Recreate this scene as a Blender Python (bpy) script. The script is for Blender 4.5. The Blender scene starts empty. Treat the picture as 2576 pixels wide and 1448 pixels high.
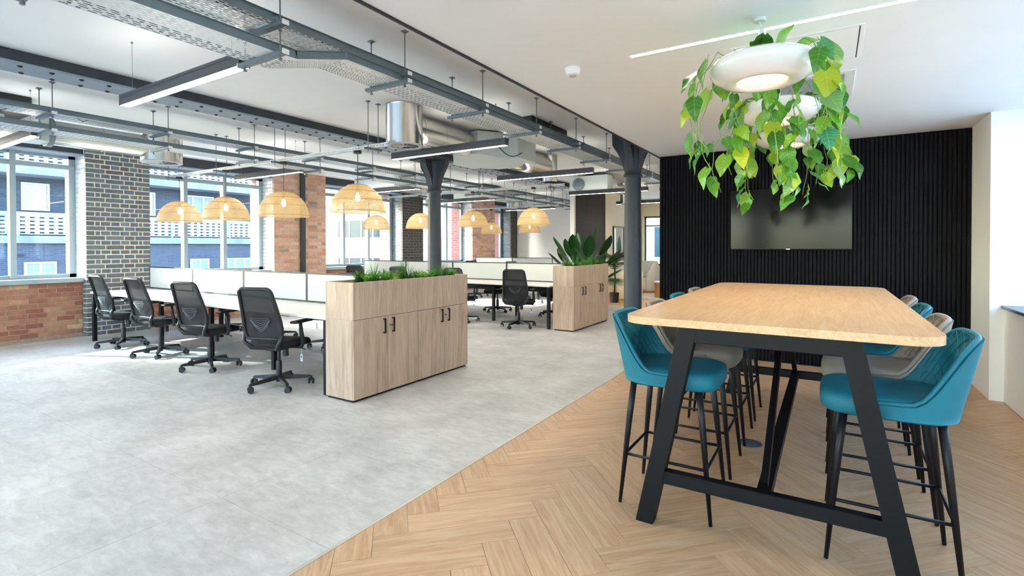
import bpy, math, random
from mathutils import Vector, Matrix
random.seed(7)
S = bpy.context.scene
COL = S.collection
PI = math.pi

# ------------------------------------------------------------------ camera
YAW, PITCH, ROLL, FPX, CY = 0.556865, 0.01117, -0.0019456, 1279.78, 634.73
fw = Vector((-math.sin(YAW)*math.cos(PITCH), math.cos(YAW)*math.cos(PITCH), -math.sin(PITCH)))
rt = Vector((math.cos(YAW), math.sin(YAW), 0)); up = rt.cross(fw)
cr, sr = math.cos(ROLL), math.sin(ROLL)
r2, u2 = cr*rt + sr*up, -sr*rt + cr*up
cd = bpy.data.cameras.new('camera'); cam = bpy.data.objects.new('camera', cd); COL.objects.link(cam)
cam.matrix_world = Matrix(((r2.x, u2.x, -fw.x, 0), (r2.y, u2.y, -fw.y, 0), (r2.z, u2.z, -fw.z, 1.4), (0, 0, 0, 1)))
cd.sensor_width = 36; cd.lens = FPX/2576*36; cd.shift_y = -(724-CY)/2576; cd.clip_start = .05; cd.clip_end = 300
S.camera = cam

# ------------------------------------------------------------------ sky, sun, exposure
SUN = Vector((1, .52, -.58)).normalized()
w = bpy.data.worlds.new('world'); S.world = w; w.use_nodes = True
nt = w.node_tree; nt.nodes.clear()
sky = nt.nodes.new('ShaderNodeTexSky'); sky.sky_type = 'NISHITA'; sky.sun_disc = False
sky.sun_elevation = math.asin(-SUN.z); sky.sun_rotation = math.atan2(-SUN.x, -SUN.y); sky.air_density = 1.0; sky.dust_density = 1.5; sky.ozone_density = 1.0
bg = nt.nodes.new('ShaderNodeBackground'); bg.inputs[1].default_value = SKY_STRENGTH = 2.2
wo = nt.nodes.new('ShaderNodeOutputWorld')
nt.links.new(sky.outputs[0], bg.inputs[0]); nt.links.new(bg.outputs[0], wo.inputs[0])
sl = bpy.data.lights.new('sun', 'SUN'); sl.energy = 16.0; sl.angle = .012; sl.color = (1, .93, .84)
so = bpy.data.objects.new('sun', sl); COL.objects.link(so); so.rotation_euler = SUN.to_track_quat('-Z', 'Y').to_euler()
S.view_settings.view_transform = 'Standard'; S.view_settings.look = 'None'; S.view_settings.gamma = 1; S.view_settings.use_curve_mapping = False
S.view_settings.exposure = 0.76
S.cycles.max_bounces = 8; S.cycles.diffuse_bounces = 5; S.cycles.glossy_bounces = 3; S.cycles.transparent_max_bounces = 16; S.cycles.transmission_bounces = 4
S.cycles.use_adaptive_sampling = True; S.cycles.adaptive_threshold = .1; S.cycles.adaptive_min_samples = 16
S.cycles.sample_clamp_indirect = 6; S.cycles.caustics_reflective = False; S.cycles.caustics_refractive = False
LAMP = 44.0      # radiance of the linear luminaires
def portal(loc, rot, sx, sy):
    l = bpy.data.lights.new('window_portal', 'AREA'); l.shape = 'RECTANGLE'; l.size = sx; l.size_y = sy; l.cycles.is_portal = True
    o = bpy.data.objects.new('window_portal', l); COL.objects.link(o); o.location = loc; o.rotation_euler = rot

# ------------------------------------------------------------------ materials
def lin(h):
    h = h.lstrip('#'); c = [int(h[i:i+2], 16)/255 for i in (0, 2, 4)]
    return tuple(x/12.92 if x <= .04045 else ((x+.055)/1.055)**2.4 for x in c) + (1,)
class NT:
    def __init__(s, name):
        s.m = bpy.data.materials.new(name); s.m.use_nodes = True; s.t = s.m.node_tree; s.t.nodes.clear()
        s.o = s.t.nodes.new('ShaderNodeOutputMaterial')
    def n(s, k, **kw):
        x = s.t.nodes.new('ShaderNode'+k)
        for a, v in kw.items():
            if a.startswith('i_'):
                key = a[2:]; key = int(key) if key.isdigit() else key
                x.inputs[key].default_value = v
            else: setattr(x, a, v)
        return x
    def l(s, a, b): s.t.links.new(a, b)
def P(name, col, rough=.5, metal=0, spec=.5, sheen=0, var=0, vscale=8, rvar=0, bump=0, bscale=60, hueobj=0, stretch=None, coat=0, sss=None):
    """principled surface; var = value noise, hueobj = per-object variation, bump = fine relief"""
    N = NT(name); b = N.n('BsdfPrincipled'); N.l(b.outputs[0], N.o.inputs[0])
    c = lin(col) if isinstance(col, str) else col
    b.inputs['Base Color'].default_value = c; b.inputs['Roughness'].default_value = rough; b.inputs['Metallic'].default_value = metal
    b.inputs['Specular IOR Level'].default_value = spec; b.inputs['Sheen Weight'].default_value = sheen; b.inputs['Coat Weight'].default_value = coat
    if sheen: b.inputs['Sheen Roughness'].default_value = .4; b.inputs['Sheen Tint'].default_value = c
    tc = None
    if var or bump or rvar:
        tc = N.n('TexCoord'); src = tc.outputs['Object']
        if stretch:
            mp = N.n('Mapping'); mp.inputs['Scale'].default_value = stretch; N.l(src, mp.inputs[0]); src = mp.outputs[0]
    hsv = N.n('HueSaturation'); hsv.inputs['Color'].default_value = c; last = None
    if var:
        no = N.n('TexNoise', i_Scale=vscale, i_Detail=5); N.l(src, no.inputs['Vector'])
        mr = N.n('MapRange'); mr.inputs[3].default_value = 1-var; mr.inputs[4].default_value = 1+var; mr.inputs[1].default_value = .3; mr.inputs[2].default_value = .7
        N.l(no.outputs[0], mr.inputs[0]); last = mr.outputs[0]
        if rvar:
            m3 = N.n('MapRange'); m3.inputs[3].default_value = rough-rvar; m3.inputs[4].default_value = rough+rvar; N.l(no.outputs[0], m3.inputs[0]); N.l(m3.outputs[0], b.inputs['Roughness'])
    if hueobj:
        oi = N.n('ObjectInfo'); m2 = N.n('MapRange'); m2.inputs[3].default_value = 1-hueobj; m2.inputs[4].default_value = 1+hueobj; N.l(oi.outputs['Random'], m2.inputs[0])
        if last: mu = N.n('Math', operation='MULTIPLY'); N.l(last, mu.inputs[0]); N.l(m2.outputs[0], mu.inputs[1]); last = mu.outputs[0]
        else: last = m2.outputs[0]
    if last: N.l(last, hsv.inputs['Value']); N.l(hsv.outputs[0], b.inputs['Base Color'])
    if bump:
        nb = N.n('TexNoise', i_Scale=bscale, i_Detail=3); N.l(src, nb.inputs['Vector'])
        bp = N.n('Bump', i_Strength=bump, i_Distance=.004); N.l(nb.outputs[0], bp.inputs['Height']); N.l(bp.outputs[0], b.inputs['Normal'])
    N.b = b
    return N.m
def EM(name, col, strength):
    N = NT(name); e = N.n('Emission'); e.inputs[0].default_value = lin(col); e.inputs[1].default_value = strength; N.l(e.outputs[0], N.o.inputs[0]); return N.m
def RAMP(name, cols, rough=.8, var=.12, vscale=14, bump=.5, bscale=40, spec=.3):
    """colour picked per object from a ramp (bricks, leaves)"""
    N = NT(name); b = N.n('BsdfPrincipled'); N.l(b.outputs[0], N.o.inputs[0]); b.inputs['Roughness'].default_value = rough; b.inputs['Specular IOR Level'].default_value = spec
    oi = N.n('ObjectInfo'); cr = N.n('ValToRGB'); cr.color_ramp.interpolation = 'LINEAR'
    el = cr.color_ramp.elements
    while len(el) < len(cols): el.new(.5)
    for i, c in enumerate(cols): el[i].position = i/(len(cols)-1); el[i].color = lin(c)
    N.l(oi.outputs['Random'], cr.inputs[0])
    tc = N.n('TexCoord'); no = N.n('TexNoise', i_Scale=vscale, i_Detail=5); N.l(tc.outputs['Object'], no.inputs['Vector'])
    ad = N.n('VectorMath', operation='ADD'); N.l(tc.outputs['Object'], ad.inputs[0]); N.l(oi.outputs['Location'], ad.inputs[1]); N.l(ad.outputs[0], no.inputs['Vector'])
    mr = N.n('MapRange'); mr.inputs[1].default_value = .3; mr.inputs[2].default_value = .7; mr.inputs[3].default_value = 1-var; mr.inputs[4].default_value = 1+var; N.l(no.outputs[0], mr.inputs[0])
    hs = N.n('HueSaturation'); N.l(cr.outputs[0], hs.inputs['Color']); N.l(mr.outputs[0], hs.inputs['Value']); N.l(hs.outputs[0], b.inputs['Base Color'])
    if bump:
        nb = N.n('TexNoise', i_Scale=bscale, i_Detail=4); N.l(ad.outputs[0], nb.inputs['Vector']); bp = N.n('Bump', i_Strength=bump, i_Distance=.005); N.l(nb.outputs[0], bp.inputs['Height']); N.l(bp.outputs[0], b.inputs['Normal'])
    return N.m
def WOOD(name, c1, c2, axis=2, rough=.45, sc=1.0, obj=.06, coat=0, gr=1.0):
    """grain runs along the object's local axis"""
    N = NT(name); b = N.n('BsdfPrincipled'); N.l(b.outputs[0], N.o.inputs[0]); b.inputs['Roughness'].default_value = rough; b.inputs['Coat Weight'].default_value = coat
    tc = N.n('TexCoord'); oi = N.n('ObjectInfo'); mp = N.n('Mapping')
    s = [9*sc, 9*sc, 9*sc]; s[axis] = .7*sc; mp.inputs['Scale'].default_value = s
    rv = N.n('VectorMath', operation='SCALE'); rv.inputs['Scale'].default_value = 37.0
    cx = N.n('CombineXYZ'); N.l(oi.outputs['Random'], cx.inputs[0]); N.l(oi.outputs['Random'], cx.inputs[1]); N.l(oi.outputs['Random'], cx.inputs[2])
    N.l(cx.outputs[0], rv.inputs[0]); N.l(tc.outputs['Object'], mp.inputs[0])
    ad = N.n('VectorMath', operation='ADD'); N.l(mp.outputs[0], ad.inputs[0]); N.l(rv.outputs[0], ad.inputs[1])
    n1 = N.n('TexNoise', i_Scale=1.6, i_Detail=4, i_Distortion=1.2); N.l(ad.outputs[0], n1.inputs['Vector'])
    n2 = N.n('TexNoise', i_Scale=9, i_Detail=5, i_Distortion=.4); N.l(ad.outputs[0], n2.inputs['Vector'])
    mx = N.n('Math', operation='MULTIPLY_ADD'); mx.inputs[1].default_value = .45; N.l(n2.outputs[0], mx.inputs[0]); N.l(n1.outputs[0], mx.inputs[2])
    cr = N.n('ValToRGB'); cr.color_ramp.elements[0].position = .5 - .0; cr.color_ramp.elements[1].position = .95; cr.color_ramp.elements[0].color = lin(c1); cr.color_ramp.elements[1].color = lin(c2)
    N.l(mx.outputs[0], cr.inputs[0])
    hs = N.n('HueSaturation'); m2 = N.n('MapRange'); m2.inputs[3].default_value = 1-obj; m2.inputs[4].default_value = 1+obj; N.l(oi.outputs['Random'], m2.inputs[0])
    N.l(m2.outputs[0], hs.inputs['Value']); N.l(cr.outputs[0], hs.inputs['Color']); N.l(hs.outputs[0], b.inputs['Base Color'])
    bp = N.n('Bump', i_Strength=.12*gr, i_Distance=.002); N.l(n2.outputs[0], bp.inputs['Height']); N.l(bp.outputs[0], b.inputs['Normal'])
    return N.m
def FLOORTILE():
    N = NT('stone_effect_vinyl'); b = N.n('BsdfPrincipled'); N.l(b.outputs[0], N.o.inputs[0]); b.inputs['Roughness'].default_value = .42
    g = N.n('NewGeometry'); oi = N.n('ObjectInfo')
    n1 = N.n('TexNoise', i_Scale=2.2, i_Detail=6, i_Roughness=.62); N.l(g.outputs['Position'], n1.inputs['Vector'])
    mp = N.n('Mapping'); mp.inputs['Scale'].default_value = (5, 12, 5); mp.inputs['Rotation'].default_value = (0, 0, .5); N.l(g.outputs['Position'], mp.inputs[0])
    n2 = N.n('TexNoise', i_Scale=1.6, i_Detail=7, i_Roughness=.7, i_Distortion=.6); N.l(mp.outputs[0], n2.inputs['Vector'])
    mx = N.n('Math', operation='ADD'); N.l(n1.outputs[0], mx.inputs[0]); N.l(n2.outputs[0], mx.inputs[1])
    a2 = N.n('Math', operation='MULTIPLY_ADD'); a2.inputs[1].default_value = .07; N.l(oi.outputs['Random'], a2.inputs[0]); N.l(mx.outputs[0], a2.inputs[2])
    cr = N.n('ValToRGB'); e = cr.color_ramp.elements; e[0].position = .36; e[0].color = lin('a6a5a1'); e[1].position = .66; e[1].color = lin('d5d4d1')
    m5 = N.n('MapRange'); m5.inputs[2].default_value = 2.0; N.l(a2.outputs[0], m5.inputs[0]); N.l(m5.outputs[0], cr.inputs[0]); N.l(cr.outputs[0], b.inputs['Base Color'])
    bp = N.n('Bump', i_Strength=.08, i_Distance=.003); N.l(n2.outputs[0], bp.inputs['Height']); N.l(bp.outputs[0], b.inputs['Normal'])
    m6 = N.n('MapRange'); m6.inputs[3].default_value = .3; m6.inputs[4].default_value = .55; N.l(n2.outputs[0], m6.inputs[0]); N.l(m6.outputs[0], b.inputs['Roughness'])
    return N.m
def GLASS(name, tint='ffffff', refl=.04):
    N = NT(name); t = N.n('BsdfTransparent'); t.inputs[0].default_value = lin(tint); g = N.n('BsdfGlossy'); g.inputs['Roughness'].default_value = 0.02
    lw = N.n('LayerWeight', i_Blend=.5); pw = N.n('Math', operation='POWER'); pw.inputs[1].default_value = 5; N.l(lw.outputs['Facing'], pw.inputs[0]); f = N.n('Math', operation='MULTIPLY_ADD'); f.inputs[1].default_value = .7; f.inputs[2].default_value = refl/2; N.l(pw.outputs[0], f.inputs[0]); m = N.n('MixShader'); N.l(f.outputs[0], m.inputs[0]); N.l(t.outputs[0], m.inputs[1]); N.l(g.outputs[0], m.inputs[2]); N.l(m.outputs[0], N.o.inputs[0]); return N.m
def MESHFAB(name, col, alpha):
    N = NT(name); t = N.n('BsdfTransparent'); d = N.n('BsdfPrincipled'); d.inputs['Base Color'].default_value = lin(col); d.inputs['Roughness'].default_value = .6
    m = N.n('MixShader'); m.inputs[0].default_value = alpha; N.l(t.outputs[0], m.inputs[1]); N.l(d.outputs[0], m.inputs[2]); N.l(m.outputs[0], N.o.inputs[0]); return N.m
def TRANSL(name, col, tcol, fac, rough=.6, ramp=None):
    N = NT(name); d = N.n('BsdfPrincipled'); d.inputs['Base Color'].default_value = lin(col); d.inputs['Roughness'].default_value = rough
    t = N.n('BsdfTranslucent'); t.inputs[0].default_value = lin(tcol); m = N.n('MixShader'); m.inputs[0].default_value = fac
    N.l(d.outputs[0], m.inputs[1]); N.l(t.outputs[0], m.inputs[2]); N.l(m.outputs[0], N.o.inputs[0])
    if ramp:
        oi = N.n('ObjectInfo'); cr = N.n('ValToRGB'); el = cr.color_ramp.elements
        while len(el) < len(ramp): el.new(.5)
        for i, c in enumerate(ramp): el[i].position = i/(len(ramp)-1); el[i].color = lin(c)
        N.l(oi.outputs['Random'], cr.inputs[0])
        tc = N.n('TexCoord'); no = N.n('TexNoise', i_Scale=25, i_Detail=3); N.l(tc.outputs['Object'], no.inputs['Vector'])
        hs = N.n('HueSaturation'); mr = N.n('MapRange'); mr.inputs[3].default_value = .7; mr.inputs[4].default_value = 1.3; N.l(no.outputs[0], mr.inputs[0]); N.l(mr.outputs[0], hs.inputs['Value'])
        N.l(cr.outputs[0], hs.inputs['Color']); N.l(hs.outputs[0], d.inputs['Base Color']); N.l(hs.outputs[0], t.inputs[0])
    return N.m
def LEAFMAT(name, ramp):
    """glossy leaf: colour per leaf, paler midrib and side veins"""
    N = NT(name); d = N.n('BsdfPrincipled'); d.inputs['Roughness'].default_value = .3; t = N.n('BsdfTranslucent'); m = N.n('MixShader'); m.inputs[0].default_value = .28
    N.l(d.outputs[0], m.inputs[1]); N.l(t.outputs[0], m.inputs[2]); N.l(m.outputs[0], N.o.inputs[0])
    oi = N.n('ObjectInfo'); cr = N.n('ValToRGB'); el = cr.color_ramp.elements
    while len(el) < len(ramp): el.new(.5)
    for i, c in enumerate(ramp): el[i].position = i/(len(ramp)-1); el[i].color = lin(c)
    N.l(oi.outputs['Random'], cr.inputs[0])
    tc = N.n('TexCoord'); sp = N.n('SeparateXYZ'); N.l(tc.outputs['Object'], sp.inputs[0])
    ab = N.n('Math', operation='ABSOLUTE'); N.l(sp.outputs[0], ab.inputs[0])
    mid = N.n('Math', operation='LESS_THAN'); mid.inputs[1].default_value = .0016; N.l(ab.outputs[0], mid.inputs[0])
    f = N.n('Math', operation='MULTIPLY_ADD'); f.inputs[1].default_value = -.75; N.l(ab.outputs[0], f.inputs[0]); N.l(sp.outputs[1], f.inputs[2])
    sc = N.n('Math', operation='MULTIPLY'); sc.inputs[1].default_value = 300; N.l(f.outputs[0], sc.inputs[0])
    si = N.n('Math', operation='SINE'); N.l(sc.outputs[0], si.inputs[0]); gt = N.n('Math', operation='GREATER_THAN'); gt.inputs[1].default_value = .93; N.l(si.outputs[0], gt.inputs[0])
    mx = N.n('Math', operation='MAXIMUM'); N.l(mid.outputs[0], mx.inputs[0]); N.l(gt.outputs[0], mx.inputs[1])
    mr = N.n('MapRange'); mr.inputs[3].default_value = 0; mr.inputs[4].default_value = .17; N.l(mx.outputs[0], mr.inputs[0])
    mc = N.n('Mix', data_type='RGBA'); N.l(mr.outputs[0], mc.inputs[0]); N.l(cr.outputs[0], mc.inputs[6]); mc.inputs[7].default_value = lin('dfe88a')
    N.l(mc.outputs[2], d.inputs['Base Color']); N.l(mc.outputs[2], t.inputs[0])
    return N.m
def BRICKTEX(name, c1, c2, cm):
    N = NT(name); b = N.n('BsdfPrincipled'); b.inputs['Roughness'].default_value = .85; N.l(b.outputs[0], N.o.inputs[0])
    g = N.n('NewGeometry'); sp = N.n('SeparateXYZ'); N.l(g.outputs['Position'], sp.inputs[0]); ad = N.n('Math', operation='ADD'); N.l(sp.outputs[0], ad.inputs[0]); N.l(sp.outputs[1], ad.inputs[1])
    cb = N.n('CombineXYZ'); N.l(ad.outputs[0], cb.inputs[0]); N.l(sp.outputs[2], cb.inputs[1])
    t = N.n('TexBrick'); t.inputs['Scale'].default_value = 1; t.inputs['Brick Width'].default_value = .225; t.inputs['Row Height'].default_value = .075; t.inputs['Mortar Size'].default_value = .008
    t.inputs['Color1'].default_value = lin(c1); t.inputs['Color2'].default_value = lin(c2); t.inputs['Mortar'].default_value = lin(cm); N.l(cb.outputs[0], t.inputs[0]); N.l(t.outputs[0], b.inputs['Base Color'])
    return N.m

M = {}
M['white'] = P('white_paint', 'f2f1ee', .75, var=.015, vscale=3)
M['ceil'] = P('ceiling_paint', 'f7f8f8', .85, var=.012, vscale=2)
M['cream'] = P('cream_paint', 'efe2c8', .7, var=.015, vscale=3)
M['black_slat'] = P('black_slat_felt', '0d0e14', .65, spec=.15, var=.15, vscale=20)
M['grey_slat'] = P('charcoal_slat', '3a3735', .7, var=.1, vscale=12)
M['black'] = P('black_powder_coat', '0d0d12', .45, spec=.35, var=.08, vscale=30, bump=.04, bscale=300)
M['table_black'] = P('table_black_steel', '08080d', .5, spec=.25, var=.06, vscale=12)
M['steel'] = P('painted_steel', '343c45', .5, var=.06, vscale=6, bump=.08, bscale=30)
M['beam'] = P('lit_flange_steel', '8b98a6', .5, var=.06, vscale=5)  # pale tone holds window light reflected on the flange underside
M['bolt'] = P('bolt_dark', '1c2024', .5)
M['alu'] = P('window_aluminium', '9dabb0', .4, spec=.5, var=.03, vscale=4)
M['galv'] = P('galvanised_steel', 'e6eaeb', .42, metal=.45, var=.06, vscale=9, rvar=.08)
M['galv_dark'] = P('galvanised_rim', '76838a', .45, metal=.45, var=.06, vscale=9)
M['duct'] = P('duct_steel', 'cfcfcb', .22, metal=.9, var=.05, vscale=5, rvar=.06)
M['fcu'] = P('coated_unit', 'c9d2d0', .5, metal=.2, var=.03, vscale=3)
M['rod'] = P('threaded_rod', '7d8588', .4, metal=.7)
M['lamp_body'] = P('lamp_body_grey', '4b4d50', .5, var=.04, vscale=20)
M['lamp_glow'] = EM('lamp_diffuser', 'fff7ec', LAMP)
M['ceiling_fill'] = EM('added_uplight_glow', 'fff9f0', 4.2)  # added fill glow for the ceiling, not a known lamp part
M['led_glow'] = EM('led_diffuser', 'fff8ea', 26)
M['bulb'] = EM('filament_bulb', 'ffe8c8', 26)
M['warm_glow'] = EM('planter_lamp_glow', 'ffcc92', 5)
M['tile'] = FLOORTILE()
M['slab'] = P('floor_joint', '8c8a86', .8)
M['plank'] = WOOD('oak_plank', 'b68d68', 'd0ae8a', axis=0, rough=.42, sc=2.1, obj=.06)
M['laminate'] = WOOD('oak_laminate', 'ad927d', 'd3baa4', axis=2, rough=.45, sc=1.3, obj=.03)
M['tabletop'] = WOOD('oak_tabletop', 'c79f76', 'deBE98', axis=0, rough=.32, sc=2.6, obj=.0)
M['ply_edge'] = P('table_edge', 'c9ab84', .5, var=.1, vscale=30, stretch=(1, 1, 30))
M['desktop'] = P('desk_laminate', 'e9e7e2', .35, var=.01, vscale=4)
M['screen_fab'] = P('screen_fabric', 'c9cbc8', .9, var=.04, vscale=90, bump=.2, bscale=400)
M['screen_frame'] = P('screen_frame', '30343a', .45)
M['dark_brick'] = RAMP('dark_brick', ['525e66', '646f77', '5b656c', '6e7a7f', '60575d'], rough=.55, var=.14, spec=.5)
M['mortar_pale'] = P('mortar_pale', 'd8cfbe', .95, var=.08, vscale=30, bump=.5, bscale=80)
M['mortar_dark'] = P('mortar_dark', '77706a', .95, var=.1, vscale=30)
M['black_brick'] = RAMP('black_brick', ['2c2b2c', '373434', '312e30', '403a38'], rough=.5, var=.18, spec=.5)
M['tan_brick'] = RAMP('tan_brick', ['c09883', 'd0ac99', 'c8a18d', 'b58c76', 'd4b3a1', '94847a'], rough=.85, var=.12)
M['tan_mortar'] = P('tan_mortar', 'c7aa95', .95, var=.12, vscale=25, bump=.4, bscale=60)
M['red_brick'] = RAMP('red_brick', ['8a5747', '9c6855', 'a87863', 'b98a6c', '935e4e', 'a06d58', 'c7a382'], rough=.85, var=.16)
M['red_mortar'] = P('red_mortar', 'a38c7c', .95, var=.15, vscale=20, bump=.4, bscale=60)
M['white_brick'] = RAMP('painted_brick', ['e6e3e0', 'efecea', 'dcd8d6'], rough=.7, var=.05)
M['ext_brick'] = BRICKTEX('exterior_red_brick', '8a4d45', '9a5f56', '8f7c74')
M['low_brick'] = BRICKTEX('interior_brick', 'a86c50', 'b97f5c', '9a8270')
M['glass'] = GLASS('window_glass', 'eef6f8')
M['dark_glass'] = P('dark_window_glass', '22343c', .15, spec=.25, var=.2, vscale=.6)
M['pale_glass'] = P('curtained_glass', '7d8c92', .1, spec=.6, var=.12, vscale=2)
M['tvglass'] = P('tv_screen', '08090d', .12, spec=.18)
M['chair'] = P('chair_plastic', '1c1f25', .42, var=.05, vscale=20)
M['chair_seat'] = P('chair_fabric', '17181c', .85, bump=.2, bscale=300, var=.08, vscale=60)
M['chair_mesh'] = MESHFAB('chair_mesh', '111318', .965)
M['chair_mesh_pale'] = MESHFAB('chair_mesh_pale', '8f9ea0', .85)
M['lumbar'] = P('lumbar_plastic', '5d626a', .5)
M['caster'] = P('caster_grey', '23262c', .5)
M['teal'] = P('teal_velvet', '026b82', .62, sheen=.35, var=.12, vscale=5)
M['taupe'] = P('taupe_velvet', '8e8880', .7, sheen=.6, var=.1, vscale=5)
M['gloss_white'] = P('gloss_white', 'f3f5f8', .12, spec=.5, coat=.5)
M['plastic_white'] = P('white_plastic', 'f0f0ee', .4)
M['grille'] = P('grille_grey', 'b9bbbd', .5)
M['stone_dark'] = P('dark_stone_sill', '4f5c68', .25, var=.1, vscale=8)
M['leaf'] = LEAFMAT('pothos_leaf', ['1f6420', '4f9a1c', '2a7326', '7fb020', '378a3c', 'a9bf28', '2f8a66'])
M['stem'] = P('vine_stem', '6f9a4a', .6)
M['bird_leaf'] = TRANSL('paradise_leaf', '16401c', '1f5a1c', .15, .4, ['0c2a14', '174a1a', '10361a'])
M['palm_leaf'] = TRANSL('palm_leaf', '2f4a22', '3f6a22', .2, .5)
M['grass'] = TRANSL('grass_blade', '3f7a2c', '5b9a2c', .3, .5, ['2f6324', '3f7f2c', '558f34'])
M['fern'] = TRANSL('fern_leaf', '5a9a2e', '7dbb3a', .3, .5, ['4a8a2a', '64a535', '78b23e'])
M['moss'] = TRANSL('moss_ball', 'aebb52', 'c2cf60', .25, .7, ['9fb548', 'bac463'])
M['soil'] = P('planter_soil', '4a3b2c', .95, bump=.8, bscale=50)
M['rattan'] = TRANSL('rattan_cane', 'd6bf92', 'e3cca0', .28, .55)
M['rattan_dark'] = P('rattan_binding', 'b99a66', .7)
M['cream_fab'] = P('boucle_cream', 'e8dcc0', .95, bump=.6, bscale=120, var=.05, vscale=60)
M['sofa_white'] = P('white_fabric', 'dedbd4', .9, bump=.3, bscale=150)
M['wood_warm'] = WOOD('warm_oak', 'b9854f', 'd2a36c', axis=2, sc=1.2)
M['brass'] = P('brass', 'c99b4a', .3, metal=.9)
M['pot'] = P('black_pot', '2a2a2c', .6)
M['paper'] = P('paper_tag', 'eef0f2', .7)
M['ink'] = P('tag_ink', '3b3f4a', .7)
M['chrome'] = P('chrome', 'd8dce0', .15, metal=1)
M['conc'] = P('balcony_concrete', '9a9da2', .85, var=.1, vscale=1.5)
M['conc_stain'] = P('stained_concrete', '7f838a', .9, var=.25, vscale=1.2)
M['blue_brick'] = BRICKTEX('shaded_blue_brick', '3b3f4a', '454954', '565a63')
M['cream_wall'] = P('cream_render', 'a89c82', .85, var=.04, vscale=.5)
M['upvc'] = P('white_upvc', 'b9bcc0', .5)
M['bounce_paving'] = P('pale_paving', 'c9c6bf', .9, var=.06, vscale=3)
M['art_back'] = P('art_canvas', 'c3bfae', .8, var=.25, vscale=3, stretch=(6, 6, 1))
M['art_leaf'] = P('art_green', '3f6b50', .8, var=.3, vscale=6)
M['trim_metal'] = P('transition_strip', 'cfcac0', .35, metal=.6)
M['cable'] = P('black_cable', '1c1d1f', .5)
M['cable_w'] = P('white_cable', 'dcdedd', .5)
M['tower'] = P('tower_concrete', '9b9ea3', .9, var=.1, vscale=.3)

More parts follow.
